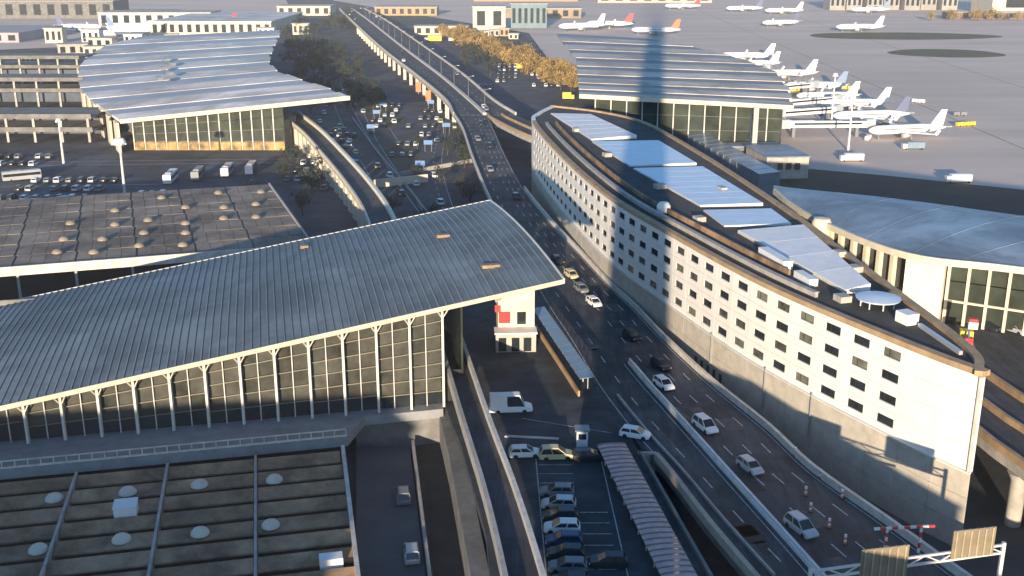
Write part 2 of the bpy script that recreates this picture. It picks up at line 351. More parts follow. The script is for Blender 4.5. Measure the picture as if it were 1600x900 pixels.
for i in range(NB):
    p, q = face[i], face[i + 1]; c = (p + q) / 2; a = math.atan2((q - p).y, (q - p).x)
    nx = Vector((math.sin(a), -math.cos(a), 0))          # outward of local -y
    blank = i < 1 or i >= NB - 2
    for fl in range(4):
        loc = Vector((c.x, c.y, HB + fl * FH)) - HO
        inst('facade_panel', me_blank if blank else me_pan, hotel, loc, a)
        if not blank:
            wo = inst('window', me_win, hotel, loc + Vector((0, 0, 1.0)), a, R.choice((GLASS, GLASS, GLASS, GLASSC, GLASSC2)))
            if i > 14: inst('sill', me_sill, wo, (0, 0, 0))
    # stone plinth panels, three courses, slightly uneven
    for k, (z0, z1) in enumerate(((-5.9, -2.4), (-2.35, 1.15), (1.2, 4.6))):
        pmb = MB(); pmb.box((0, 0, (z0 + z1) / 2), (LB - .06, .12, z1 - z0)); 
        key = 'plinth_panel_%d' % k
        if key not in bpy.data.meshes: pmb.mesh(key, HBASE)
        inst('plinth_panel', bpy.data.meshes[key], hotel, Vector((c.x, c.y, 0)) + nx * (.02 + .03 * R.random()) - Vector((HO.x, HO.y, HO.z)) , a)
def off_line(line, dd, z): 
    out = []; n = len(line)
    for i in range(n):
        a = line[max(0, i - 1)]; b = line[min(n - 1, i + 1)]; t = (b - a).normalized(); out.append(Vector((line[i].x - t.y * dd, line[i].y + t.x * dd, z)))
    return out
mb = MB(); mb.wall(off_line(face, 0.55, HT), .05, .72, 1.25); mb.build('coping', TAN, hotel)
mb = MB(); mb.wall(off_line(fc[:i0 + 1], 0.5, HT), .03, .70, 1.2); mb.wall(off_line(fc[:i0 + 1], .2, HB), 0, HT - HB, .35); mb.build('end_wall', HPANEL, hotel)
mb = MB(); mb.wall(off_line(bc, -0.5, HT), .06, .75, 1.1); mb.build('rear_coping', TAN, hotel)
mb = MB(); mb.wall(off_line(bc, -.25, HB), .02, HT - HB, .4); mb.build('rear_wall', CONC, hotel)
mb = MB(); mb.wall(off_line(face[1:-6], 3.6, HT + .25), 0, .7, .5); mb.wall(off_line(face[1:-6], 3.6, HT + .25), .7, .8, .9); mb.build('roof_upstand', CONC, hotel)
mb = MB(); mb.wall(off_line(face[1:-8], 6.4, HT + .25), 0, 1.0, .35); mb.build('roof_rail_wall', BROWN, hotel)
# glazed roof lights
def roof_light(pts, m, z0, z1, nseg, label=None):
    """pts: near-left, far-left, far-right, near-right in plan; a low-pitched glass roof"""
    a, b, c, e = [Vector((*p, 0)) for p in pts]
    m2 = MB(); m2.prism([(p.x, p.y) for p in (a, b, c, e)], HT + .25, HT + z0); sk = m2.build('skylight', STEEL, hotel)
    if label: sk['label'] = label
    for i in range(nseg):
        t0, t1 = i / nseg + .0012, (i + 1) / nseg - .0012
        p0, p1 = a.lerp(b, t0), a.lerp(b, t1); q0, q1 = e.lerp(c, t0), e.lerp(c, t1)
        up = lambda v, h: (v.x, v.y, HT + h)
        mm = MB()
        mm.hexa([up(p0, z0), up(q0, z0), up(q1, z0), up(p1, z0)], [up(p0, z0 + .12), up(q0, z1 - .3), up(q1, z1 - .3), up(p1, z0 + .12)])
        mm.build('pane', m, sk)
roof_light([(20.8, 285), (11.8, 333), (23.5, 327), (33.0, 288)], SKYW, .5, 1.5, 6, 'white roof light at the narrow tip of the roof')
roof_light([(27.1, 248.5), (20.8, 282), (38.0, 282), (42.8, 250.5)], SKYG, .5, 1.15, 6)
roof_light([(36.6, 207.5), (27.6, 245.5), (43.5, 246.5), (49.0, 208.5)], SKYG, .5, 1.15, 7)
roof_light([(38.3, 191.5), (36.6, 204), (49.6, 204.5), (50.6, 192.5)], SKYG, .4, 1.0, 3)
roof_light([(48.5, 151.5), (39.8, 187), (51.6, 188), (52.2, 152)], SKYW, .7, 1.9, 4, 'white stepped roof light narrowing toward the disc')
mb = MB(); mb.box((42.0, 168, HT + 1.0), (1.6, 9, 1.4), math.radians(13)); mb.box((44.2, 157.5, HT + .8), (1.4, 5, 1.1), math.radians(13)); mb.build('roof_plant', SKYW, hotel)
mb = MB(); mb.lathe([(.0, HT + 1.3), (3.0, HT + 1.3), (3.1, HT + 1.5), (1.5, HT + 1.75), (0, HT + 1.8)], (51.3, 145.8, 0), 28)
dsc = mb.build('roof_disc', SKYG, hotel, True)
mb = MB()
for k in range(8): t = k * math.pi / 4; mb.box((51.3 + 2.4 * math.cos(t), 145.8 + 2.4 * math.sin(t), HT + .77), (.15, .15, 1.06))
mb.build('disc_posts', STEEL, dsc)
mb = MB(); mb.box((52.9, 138.6, HT + 1.0), (1.9, 2.4, 1.5), .35); mb.build('roof_cabin', SKYW, hotel)
mb = MB(); mb.bar((54.0, 136.8, HT + .55), (55.3, 126.2, HT + .55), .5, .5); mb.build('roof_beam', SILVERP, hotel)
mb = MB(); mb.lathe([(0, HT + .25), (1.3, HT + .25), (1.35, HT + 1.4), (.9, HT + 2.1), (0, HT + 2.3)], (28.9, 203.4, 0), 14); mb.build('roof_ventilator', SKYW, hotel, True)
for k, (x, y) in enumerate(((17.5, 300), (23, 262), (31, 225), (43.5, 222), (34.5, 196), (53, 163), (53.4, 172), (47, 148))):
    mb = MB(); mb.box((x, y, HT + .7), (1.3 + k % 3 * .5, 2.0, .9), .3); mb.build('roof_vent', CONC, hotel)
# ledge awnings over the plinth and vertical drains
mb = MB(); mb.wall(off_line(face[2:], -.12, HB), -.22, .02, .5); mb.build('ledge', STEEL, hotel)
for i in (28, 31, 33):
    if i < NB: mb = MB(); p = face[i]; q = off_line(face, -.35, 0)[i]; mb.bar((q.x, q.y, -1.5), (q.x, q.y, HB + .4), .22); mb.build('drain_pipe', GREY, hotel)
for k in range(5):   # dark vents in the plinth
    c = face[NB - 11 + 0].lerp(face[NB - 9], k / 5); a = math.atan2((face[NB - 9] - face[NB - 11]).y, (face[NB - 9] - face[NB - 11]).x); nn = Vector((math.sin(a), -math.cos(a), 0)) * .13
    mb = MB(); mb.box((c.x + nn.x, c.y + nn.y, -1.9), (.8, .1, 2.0), a); mb.build('plinth_vent', BLACK, hotel)

# ------------------------------------------------------------------ station hall on the left (tilted ribbed roof)
US = Vector((.976, .218, 0)); NS = Vector((-.218, .976, 0)); OS = Vector((-66.7, 137.7, 0))
def st(s, o, z): return OS + US * s + NS * o + Vector((0, 0, z))
def rz_(s): return 6.9 + .162 * s
hall = thing('terminal_hall', 'station hall with a tilted blue-grey ribbed roof over a columned glass front', 'building', tuple(st(20, 25, 0)))
HOo = Vector(hall.location)
ps = 1.15; pm = MB(); seg = 10; rise = 1.1
def prof_z(o): t = (o + 2) / 54; return rise * 4 * t * (1 - t)
for k in range(seg):
    o0, o1 = -2 + 54 * k / seg, -2 + 54 * (k + 1) / seg
    b = []; t_ = []
    for (s, o) in ((0.02, o0), (ps - .02, o0), (ps - .02, o1), (.02, o1)):
        v = US * s + NS * o + Vector((0, 0, .162 * s + prof_z(o))); b.append(v - Vector((0, 0, .25))); t_.append(v)
    pm.hexa(b, t_, 0)
    b = []; t_ = []
    for (s, o) in ((.0, o0), (.16, o0), (.16, o1), (.0, o1)):
        v = US * s + NS * o + Vector((0, 0, .162 * s + prof_z(o))); b.append(v - Vector((0, 0, .05))); t_.append(v + Vector((0, 0, .11)))
    pm.hexa(b, t_, 1)
pme = pm.mesh('roof_panel', [ZINC, ZINCR])
S0, S1 = -36, 75; i = 0; s = S0
while s < S1:
    inst('roof_panel', pme, hall, OS + US * s + Vector((0, 0, rz_(s))) - HOo); s += ps
S1 = s
# fascias and under-roof slab
mb = MB(); mb.wall([st(S0, -2.1, rz_(S0)), st(S1, -2.1, rz_(S1))], -.55, .12, .25); mb.build('eave_fascia', mat('eave_metal', (0.50, 0.44, 0.33), .6, .15, .5), hall)
mb = MB(); mb.wall([st(S0, 52.1, rz_(S0)), st(S1, 52.1, rz_(S1))], -.55, .1, .25); mb.build('rear_fascia', STEEL, hall)
mb = MB(); mb.wall([st(S1 + .1, -2 + 54 * k / 10, rz_(S1) + prof_z(-2 + 54 * k / 10)) for k in range(11)], -.6, .18, .25); mb.build('end_fascia', STEEL, hall)
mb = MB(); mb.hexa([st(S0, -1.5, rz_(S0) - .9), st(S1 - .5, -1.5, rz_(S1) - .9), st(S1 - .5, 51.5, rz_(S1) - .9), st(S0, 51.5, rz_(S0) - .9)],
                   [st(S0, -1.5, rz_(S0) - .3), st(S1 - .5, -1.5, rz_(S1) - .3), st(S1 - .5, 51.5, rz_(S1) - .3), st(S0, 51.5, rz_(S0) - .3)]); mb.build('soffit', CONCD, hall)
# floor terrace
mb = MB(); mb.prism([(-112, 119), (-23, 139.6), (-21.5, 146.6), (-10.2, 149.4), (-20.2, 205), (-120, 185)], -1.4, 0.0); struct(mb.build('terrace', mat('terrace_paving', (.24, .245, .25), .85, .2, .4)))
mb = MB(); mb.wall([(-23, 147.5, -6), (-10.5, 150.6, -6)], 0, 4.59, .5); mb.build('basement_wall', CONCD, hall)
# columns, glass panes, rails
HGL1 = mat('bronze_glass', (.072, .070, .058), .25, .4, .35, spec=.5); HGL2 = mat('bronze_glass_dark', (.05, .05, .042), .2, .5, .35, spec=.5)
CP = 4.83
cs = [-33.8 + CP * k for k in range(21)]
for k, s in enumerate(cs):
    if s > 62: break
    z1 = rz_(s) - .9
    mb = MB(); p = st(s, 0, 0); mb.bar((p.x, p.y, 0), (p.x, p.y, z1), .34, .5); c = mb.build('column', mat('column_paint', (.62, .58, .50), .6, .12, .5), hall)
    mb = MB(); q0 = st(s, 0, z1 - 1.6); mb.bar(q0, st(s + 1.0, -.9, rz_(s + 1.0) - .6), .14); mb.bar(q0, st(s - 1.0, -.9, rz_(s - 1.0) - .6), .14); mb.build('strut', CREAM, c)
    if k + 1 < len(cs) and cs[k + 1] <= 62:
        s2 = cs[k + 1]; n = max(2, round(z1 / 2.1))
        for j in range(n):
            f0, f1 = j / n, (j + 1) / n; za0, za1 = f0 * (rz_(s) - .9), f1 * (rz_(s) - .9); zb0, zb1 = f0 * (rz_(s2) - .9), f1 * (rz_(s2) - .9)
            for h in (0, 1):
                sa, sbb = s + .12 + h * 2.30, s + .12 + h * 2.30 + 2.24
                ta, tb = (sa - s) / CP, (sbb - s) / CP; tw = R.uniform(-.05, .05)
                b = [st(sa, 1.1, za0 + (zb0 - za0) * ta + .06), st(sbb, 1.1 + tw, za0 + (zb0 - za0) * tb + .06), st(sbb, 1.16 + tw, za0 + (zb0 - za0) * tb + .06), st(sa, 1.16, za0 + (zb0 - za0) * ta + .06)]
                t_ = [st(sa, 1.1, za1 + (zb1 - za1) * ta - .06), st(sbb, 1.1 + tw, za1 + (zb1 - za1) * tb - .06), st(sbb, 1.16 + tw, za1 + (zb1 - za1) * tb - .06), st(sa, 1.16, za1 + (zb1 - za1) * ta - .06)]
                mb = MB(); mb.hexa(b, t_); mb.build('pane', R.choice((HGL1, HGL1, HGL2)) if j else GLASS, hall)  # bottom row takes darker glass to stand for shade low on the front
            if j == 0: mb = MB(); mb.bar(st((s + s2) / 2, .8, 0), st((s + s2) / 2, .8, (rz_(s) + rz_(s2)) / 2 - .9), .12, .16); mb.build('mullion', STEEL, hall)
            if j: mb = MB(); mb.bar(st(s, .85, za0), st(s2, .85, zb0), .16, .14); mb.build('rail', mat('rail_steel', (.20, .18, .13), .5, .1, 1), hall)
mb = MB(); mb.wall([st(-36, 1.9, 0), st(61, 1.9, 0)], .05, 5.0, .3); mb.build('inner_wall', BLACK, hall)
mb = MB(); mb.hexa([st(61, 2, .02), st(61.3, 2, .02), st(61.3, 49, .02), st(61, 49, .02)], [st(61, 2, rz_(61) - 1), st(61.3, 2, rz_(61) - 1), st(61.3, 49, rz_(61) - 1), st(61, 49, rz_(61) - 1)]); mb.build('end_wall', GLASSG, hall)
mb = MB(); mb.wall([st(-36, 49.5, 0), st(61, 49.5, 0)], -4.5, 6.0, .3); mb.build('rear_wall', CONCD, hall)
for a, b in ((st(62, 6, 15.0), st(74, 6, 17.6)), (st(68.5, 12, 12.0), st(73.8, 4, 18.2)), (st(68.5, 12, 12.0), st(70, 4, 17.6))):
    mb = MB(); mb.bar(a, b, .45); mb.build('roof_prop', STEEL, hall)
for s, o, sx in ((63, 30, 2.2), (67, 9, 2.8), (40, 44, 1.4)):
    mb = MB(); p = st(s, o, rz_(s) + prof_z(o)); mb.box((p.x, p.y, p.z + .25), (sx, 1.2, .5), .22); mb.build('roof_hatch', mat('rusty_sheet', (.28, .20, .13), .8, .3, 1), hall)
# balustrade along terrace edge
bal = thing('balustrade', 'pale balustrade of posts and rail along the terrace edge', 'railing', (-60, 131, 0))
bl = [Vector((-112, 119.3, 0)), Vector((-23.2, 139.9, 0))]
pts = resample(bl, 1.6); me = MB(); me.box((0, 0, .5), (.14, .14, 1.0)); pme = me.mesh('baluster', PARA)
for p in pts: inst('baluster', pme, bal, p - Vector(bal.location), .23)
mb = MB(); mb.wall(bl, 1.0, 1.14, .2); mb.wall(bl, .02, .22, .3); mb.build('rail', PARA, bal)
# entrance pavilion under the roof end
pv = thing('entrance_pavilion', 'white entrance block with a red sign under the ribbed roof end', 'building', (0.5, 177, 0))
mb = MB(); mb.box((.5, 180.5, 5.2), (6.2, 9, 10.4), .05); mb.build('wall', CREAM, pv)
mb = MB(); mb.box((.6, 174.6, 1.7), (6.8, 2.6, 3.4), .05); mb.build('porch', CONC, pv)
mb = MB(); mb.box((.6, 174.4, 3.5), (7.2, 3.4, .25), .05); mb.build('porch_roof', WHITE, pv)
mb = MB(); mb.box((-1.3, 175.6, 5.4), (1.9, .5, 1.9), .05); sg = mb.build('sign_box', RED, pv)
mb = MB(); mb.box((1.6, 175.9, 5.2), (1.5, .14, 2.2), .05); mb.build('window', GLASS, pv)
mb = MB(); mb.box((-2.4, 175.9, 6.9), (1.0, .12, 1.2), .05); mb.build('red_panel', RED, pv)
for x in (-1.6, .6, 2.6): mb = MB(); mb.box((x, 173.2, 1.4), (1.3, .12, 2.4), .05); mb.build('door', GLASS, pv)

# ------------------------------------------------------------------ service ramp with pale parapets
rr = [Vector(p) for p in ((-11.2, 182, 4.0), (-9.1, 172.2, 4.0), (-3.5, 137.7, 4.0), (.4, 115.3, 4.0), (3.2, 96.1, 4.0), (6.4, 70, 4.0))]
rl = [Vector(p) for p in ((-14.6, 181, 4.0), (-12.6, 171.4, 4.0), (-7.0, 137.4, 4.0), (-3.2, 114.9, 4.0), (-.6, 95.8, 4.0), (2.4, 69.7, 4.0))]
rr = catmull(rr, 5); rl = catmull(rl, 5)
deck('ramp', rl, rr, [ROADM, CONCD], .9)
parapet(rr, 'cream sunlit parapet of the narrow service ramp over the parking lot', 1.0, .4, depth=.9)
parapet(rl, 'grey parapet of the narrow service ramp above the sunken road', 1.0, .4, CONC, depth=.9)
for i in (2, 8, 14, 20):
    c = (rr[i] + rl[i]) / 2; mb = MB(); mb.prism([(c.x + .6 * math.cos(t) - .5, c.y + 1.0 * math.sin(t)) for t in [k * math.pi / 5 for k in range(10)]], -6, 3.1)
    tag(mb.build('ramp_pier', CONCD), 'rounded concrete pier carrying the narrow service ramp', 'pier', 'piers under the service ramp')

# ------------------------------------------------------------------ sunken road
mb = MB(); mb.prism([(-23.0, 147), (-15.1, 147), (-10.1, 112.2), (-5, 75), (-13, 75), (-18.2, 112)], -5.9, -5.0); lowroad = struct(mb.build('road', [mat('sunken_road_asphalt', (.10, .105, .11), .85, .2, .2)]))
mb = MB(); mb.wall([(-14.6, 147, -5), (-9.7, 112.2, -5), (-4.6, 75, -5)], -1, 1.1, .4); tag(mb.build('kerb_wall', CONC), 'low concrete wall beside the sunken road', 'wall')
mb = MB(); mb.prism([(-13.9, 152), (-8, 152), (-1.8, 113), (2, 80), (-4, 75), (-9.1, 112)], -6.3, -5.97); struct(mb.build('sunken_yard', mat('yard_asphalt', (.055, .05, .047), .9, .3, .2)))

# ------------------------------------------------------------------ lower car park roof (louvres and domes)
dome_p = [(0, 0.0), (1.15, 0.0), (1.1, .25), (.75, .62), (.3, .8), (0, .84)]
dm = MB(); dm.lathe(dome_p, n=14); DOME2 = dm.mesh('dome', mat('dull_dome', (.27, .22, .17), .5, .15, .6), smooth=True); DOME = dm.mesh('dome', mat('dome_plastic', (.62, .55, .44), .4, .08, .6), smooth=True)
cp = thing('car_park_building', 'dark car park with a brown louvred roof and pale domes', 'building', (-45, 112, GZ)); cpo = Vector(cp.location)
def su(s, o): p = OS + US * s + NS * o; return (p.x, p.y)
mb = MB(); mb.prism([su(-30, -9.2), su(42.2, -9.2), su(41.0, -66), su(-30, -66)], GZ, -2.4); mb.build('wall', mat('painted_void_shade', (.022, .018, .015), .9, .3, .2), cp)  # solid block coloured near-black to stand for shade between the louvres
mb = MB(); mb.wall([(*su(42.3, -9), -2.4), (*su(41.0, -66), -2.4)], -3.5, 1.9, .5); mb.build('edge_coping', PARA, cp)
bays = [-27, -15.5, -4, 7.5, 19, 30.5, 42]
aS = math.atan2(US.y, US.x)
for b0, b1 in zip(bays, bays[1:]):
    wd = b1 - b0 - .5
    lm = MB(); lm.hexa([(-wd / 2, -1.15, .0), (wd / 2, -1.15, .0), (wd / 2, 1.15, .5), (-wd / 2, 1.15, .5)], [(-wd / 2, -1.15, .2), (wd / 2, -1.15, .2), (wd / 2, 1.15, .75), (-wd / 2, 1.15, .75)])
    lme = lm.mesh('louvre', BROWN)
    for k in range(13):
        p = Vector((*su((b0 + b1) / 2, -11.2 - 4.3 * k), -1.6)) - cpo; o = inst('louvre', lme, cp, p, aS)
        o.rotation_euler.x = R.uniform(-.015, .015)
    mb = MB(); mb.wall([(*su(b0, -9.2), -2.4), (*su(b0, -66), -2.4)], 0, 1.75, .32); mb.build('divider', CONC, cp)
for x, y, m in ((-57.7, 123.7, 0), (-49, 125.4, 0), (-40.4, 127.4, 0), (-54.6, 111.4, 0), (-45.8, 113.7, 0), (-37, 115.2, 0), (-31, 128.8, 0), (-29, 117, 0)):
    inst('dome', DOME, cp, Vector((x, y, -1.15)) - cpo)
mb = MB(); mb.box((-47.4, 120.1, -.6), (2.6, 2.4, 1.5), aS); mb.box((-47.4, 120.1, .2), (2.8, 2.6, .1), aS); mb.build('roof_cabin', WHITE, cp)
mb = MB(); mb.box((-20.4, 108.6, -.8), (2.6, 1.6, 1.2), aS); mb.build('roof_vent', WHITE, cp)

# ------------------------------------------------------------------ middle car park (grey-brown roof with domes)
U2 = Vector((.955, .296, 0)); N2 = Vector((-.296, .955, 0)); O2 = Vector((-102.5, 210, 0)); a2 = math.atan2(U2.y, U2.x)
def s2(s, o): p = O2 + U2 * s + N2 * o; return (p.x, p.y)
mp = thing('car_park_building', 'low car park with a grey-brown panelled roof dotted with domes', 'building', (*s2(20, 35), GZ)); mpo = Vector(mp.location)
mb = MB(); mb.prism([s2(-34, .3), s2(62, .3), s2(59, 69), s2(-34, 69)], 2.6, 3.6); mb.build('roof_slab', CONCD, mp)
mb = MB(); mb.wall([(*s2(-34, 0), 3), (*s2(62.4, 0), 3)], -.6, 1.3, .5); mb.build('front_beam', PARA, mp)
mb = MB(); mb.wall([(*s2(62.3, 0), 3), (*s2(59.3, 69), 3)], -.6, 1.25, .4); mb.build('side_beam', CONC, mp)
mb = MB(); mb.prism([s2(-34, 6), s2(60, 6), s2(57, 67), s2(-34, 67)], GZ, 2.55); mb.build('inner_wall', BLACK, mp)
for k in range(9): mb = MB(); x, y = s2(-30 + 11 * k, .6); mb.box((x, y, -1.7), (.5, .5, 8.5), a2); mb.build('column', CONC, mp)
npx, npy = 8, 7
lm = MB(); wx, wy = 96 / npx - .3, 68.5 / npy - .5
for k in range(4):
    x0 = -wx / 2 + k * wx / 4
    lm.hexa([(x0, -wy / 2, 0), (x0 + wx / 4 - .1, -wy / 2, 0), (x0 + wx / 4 - .1, wy / 2, 0), (x0, wy / 2, 0)], [(x0, -wy / 2, .2 + .03 * k), (x0 + wx / 4 - .1, -wy / 2, .2 + .03 * k), (x0 + wx / 4 - .1, wy / 2, .26), (x0, wy / 2, .26)])
lme = lm.mesh('roof_bay', BROWN2)
for i in range(npx):
    for j in range(npy):
        x, y = s2(-34 + 96 * (i + .5) / npx - j * .4, .4 + 68.5 * (j + .5) / npy); inst('roof_bay', lme, mp, Vector((x, y, 3.62)) - mpo, a2)
for x, y in ((-102.8, 247.5), (-92, 246.2), (-85.7, 250.6), (-82.8, 238.5), (-80.2, 227.3), (-80.7, 264), (-76, 247.5), (-73.4, 238.5), (-71.2, 264), (-68.4, 252.5), (-90.1, 232.8), (-98.6, 232.8), (-95.8, 222.1), (-96.9, 260.5), (-64.1, 267.5), (-61, 253.8), (-77, 281), (-90, 275), (-66, 282), (-88, 222), (-71, 228)):
    inst('dome', DOME2, mp, Vector((x, y, 4.0)) - mpo)

# ------------------------------------------------------------------ large striped terminals (far left, far right)
def striped_terminal(label, strips, base_y, base_x0, base_x1, zfront, cols, facade_m, ochre=False, SILV=SILV, SILVD=SILVD):
    """strips: list of (Y, xl, zl, xr, zr)"""
    t = thing('terminal_building', label, 'terminal', ((strips[0][1] + strips[0][3]) / 2, strips[0][0], GZ))
    for (y0, xl0, zl0, xr0, zr0), (y1, xl1, zl1, xr1, zr1) in zip(strips, strips[1:]):
        ym = y0 + (y1 - y0) * .55; f = .55; L = lambda a, b: a + (b - a) * f
        mb = MB(); lift = .12
        b = [(xl0, y0, zl0 - .8), (xr0, y0, zr0 - .8), (L(xr0, xr1), ym, L(zr0, zr1) - .8), (L(xl0, xl1), ym, L(zl0, zl1) - .8)]
        mb.hexa(b, [(v[0], v[1], v[2] + .8 + (lift if k > 1 else .1)) for k, v in enumerate(b)]); mb.build('roof_strip', SILV, t)
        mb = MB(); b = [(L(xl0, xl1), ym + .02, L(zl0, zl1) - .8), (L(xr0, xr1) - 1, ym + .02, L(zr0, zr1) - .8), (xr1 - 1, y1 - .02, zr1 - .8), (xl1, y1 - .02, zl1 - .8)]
        mb.hexa(b, [(v[0], v[1], v[2] + .72) for v in b]); mb.build('roof_shade_strip', SILVD, t)  # darker strip stands for the shaded side of each roof step
    y0, xl, zl, xr, zr = strips[0]
    mb = MB(); mb.wall([(xl, y0 - .3, zl), (xr, y0 - .3, zr)], -1.0, .5, .5); mb.build('eave', CREAM, t)
    # glass front in panes with mullions
    n = cols
    for i in range(n):
        xa, xb = base_x0 + (base_x1 - base_x0) * i / n, base_x0 + (base_x1 - base_x0) * (i + 1) / n
        za, zb = [zl + (zr - zl) * (x - xl) / (xr - xl) - 1.0 for x in (xa, xb)]
        for j in range(3):
            lo = GZ + 3.2
            f0, f1 = j / 3, (j + 1) / 3
            mb = MB(); mb.hexa([(xa + .2, base_y, lo + (za - lo) * f0 + .1), (xb - .2, base_y, lo + (zb - lo) * f0 + .1), (xb - .2, base_y + .2, lo + (zb - lo) * f0 + .1), (xa + .2, base_y + .2, lo + (za - lo) * f0 + .1)],
                               [(xa + .2, base_y, lo + (za - lo) * f1 - .1), (xb - .2, base_y, lo + (zb - lo) * f1 - .1), (xb - .2, base_y + .2, lo + (zb - lo) * f1 - .1), (xa + .2, base_y + .2, lo + (za - lo) * f1 - .1)])
            mb.build('pane', facade_m, t)
        mb = MB(); mb.box((xa, base_y - .1, (GZ + za) / 2), (.35, .5, za - GZ)); mb.build('column', STEEL, t)
        mb = MB(); mb.box(((xa + xb) / 2, base_y - .5, GZ + 1.5), (xb - xa - .4, .6, 3.0)); mb.build('base_panel', OCHRE if ochre else CONC, t)
    depth = strips[-1][0]
    mb = MB(); mb.prism([(base_x0 + .5, base_y + .6), (base_x1 - .5, base_y + .6)] + [(xr_ - 14, y_) for y_, _, _, xr_, _ in strips[1:]] + [(xl_ + 14, y_) for y_, xl_, _, _, _ in reversed(strips[1:])], GZ, min(zl, zr) - 1.4); mb.build('core_wall', CONCD, t)
    return t
ul = [(395, -141.5, 6.0, -58.1, 14.5), (420, -155.8, 6.3, -69, 14.5), (450, -172.9, 6.7, -85.4, 14.5), (485, -189.8, 7.1, -102.7, 14.5), (525, -206, 7.6, -114.6, 14.5), (570, -222, 8.1, -123, 14.5), (620, -236, 8.7, -131.6, 14.5), (680, -247.7, 9.4, -141.6, 14.5), (740, -246.7, 10.1, -152.2, 14.5)]
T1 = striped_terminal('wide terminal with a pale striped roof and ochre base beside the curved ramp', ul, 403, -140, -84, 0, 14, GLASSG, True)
for i in range(5):
    mb = MB(); mb.box((-150 + 4 * (i % 2) - 6 * i, 470 + 22 * i, 12.8 - .1 * i), (2.0, 6, 1.2), .5); mb.build('roof_vent', GREY, T1)
# scalloped end wall arches on its left edge
for k in range(6):
    y = 400 + 17 * k; x = -145 - 8.8 * k
    mb = MB(); mb.box((x, y, -.5), (1.0, 9, 11), .45); mb.build('end_fin', CREAM, T1)
ur = [(388, 23.7, 16, 99.5, 12), (410, 24.9, 15.5, 104.4, 12), (435, 26.1, 15, 109.9, 12), (465, 27.5, 15, 114.8, 12), (500, 29.2, 15, 120.3, 12), (540, 31.1, 15, 118.9, 12), (585, 30, 15, 115.5, 12), (640, 28.6, 15, 104, 12), (700, 28, 15, 86, 12)]
T2 = striped_terminal('wide terminal with a striped roof crossed by the tower shadow', ur, 396, 30, 98, 0, 12, GLASSG, False, mat('dull_roof_metal', (.60, .52, .42), .65, .15, .05, blotch=.03), mat('dull_shade_band', (.24, .22, .22), .6, .2, .05))  # second colour again stands for roof steps in shade
mb = MB(); mb.box((86, 386, 3), (1.6, 1.6, 18)); mb.build('front_pylon', CREAM, T2)

# ------------------------------------------------------------------ viaducts
vl = [Vector(p) for p in ((-190, 1240, 3), (-149.5, 1040.9, 3), (-87.7, 741.8, 3), (-50.2, 574.3, 3), (-29.1, 475.6, 3), (-22.9, 430.2, 3))]
vr = [Vector(p) for p in ((-163, 1240, 3), (-118, 1040, 3), (-58, 741, 3), (-25.5, 574, 3), (-8.5, 475, 3), (1.5, 430.2, 3))]
vls, vrs = catmull(vl, 6), catmull(vr, 6)
via = deck('viaduct', vls, vrs, [ROADM, CONC], 1.6)
parapet(vls, 'long pale parapet on the outer edge of the far viaduct', 1.0, .5)
parapet(vrs, 'long pale parapet on the inner edge of the far viaduct', 1.0, .5)
vm = [a.lerp(b, .5) for a, b in zip(vls, vrs)]
mb = MB(); mb.wall(vm, 0, .9, 1.3); tag(mb.build('median_barrier', PARA), 'broad pale barrier between the carriageways of the far viaduct', 'barrier')
for t in (.25, .75): dashes([a.lerp(b, t) for a, b in zip(vls, vrs)], via, 4, 9, .25)
for p, q in zip(resample(vls, 26), resample(vrs, 26)):
    if p.y > 1000 or p.y < 440: continue
    for f in (.08, .92):
        c = p.lerp(q, f); mb = MB(); mb.box((c.x, c.y, -2.5), (1.6, 2.4, 7.0), .15); mb.box((c.x, c.y, 1.1), (3.0, 2.6, .55), .15)
        tag(mb.build('viaduct_pier', PARA), 'square concrete pier carrying the far viaduct', 'pier', 'piers under the far viaduct')
# rear branch behind the hotel
bl_ = [Vector(p) for p in ((-9.6, 430, 3), (-7.6, 417.8, 3), (5.3, 377.4, 3), (17, 357, 3), (37, 326, 3), (50, 265, 3), (57, 205, 3), (60.5, 160, 3), (62.5, 133.5, 3), (64, 123.9, 3), (67, 100, 3), (70, 75, 3))]
br_ = [Vector(p) for p in ((1.5, 430, 3), (5.5, 417.8, 3), (17, 388, 3), (29, 370, 3), (48, 334, 3), (62, 268, 3), (68, 208, 3), (71, 165, 3), (73, 147, 3), (74.6, 138, 3), (78, 100, 3), (81, 75, 3))]
bls, brs = catmull(bl_, 6), catmull(br_, 6)
rv = deck('viaduct', bls, brs, [ROADM, CONC], 1.5)
parapet(bls, 'tan parapet of the viaduct passing behind the hotel', 1.0, .5, TAN)
parapet([p for p in brs if p.y < 215], 'tan parapet on the terminal side of the viaduct behind the hotel', 1.0, .5, TAN)
mb = MB(); mb.wall([a.lerp(b, .5) for a, b in zip(bls, brs)], 0, .9, .6); tag(mb.build('median_barrier', TAN), 'tan barrier between the carriageways behind the hotel', 'barrier')
for x, y in ((63.5, 126), (66.5, 104), (60.5, 165)):
    mb = MB(); mb.lathe([(.01, -6), (1.0, -6), (1.0, .3), (1.5, 1.4), (.01, 1.45)], (x + 1.2, y, 0), 14); tag(mb.build('viaduct_pier', CONC, smooth=True), 'round concrete pier under the viaduct behind the hotel', 'pier', 'round piers behind the hotel')
mb = MB(); mb.prism([(63, 262), (69, 232), (74, 205), (79, 190), (112, 176), (140, 75), (81.5, 75), (78.3, 100), (74.9, 138), (73.3, 147), (71.3, 165), (68.3, 208)], 1.6, 2.97); struct(mb.build('forecourt', ROADM))

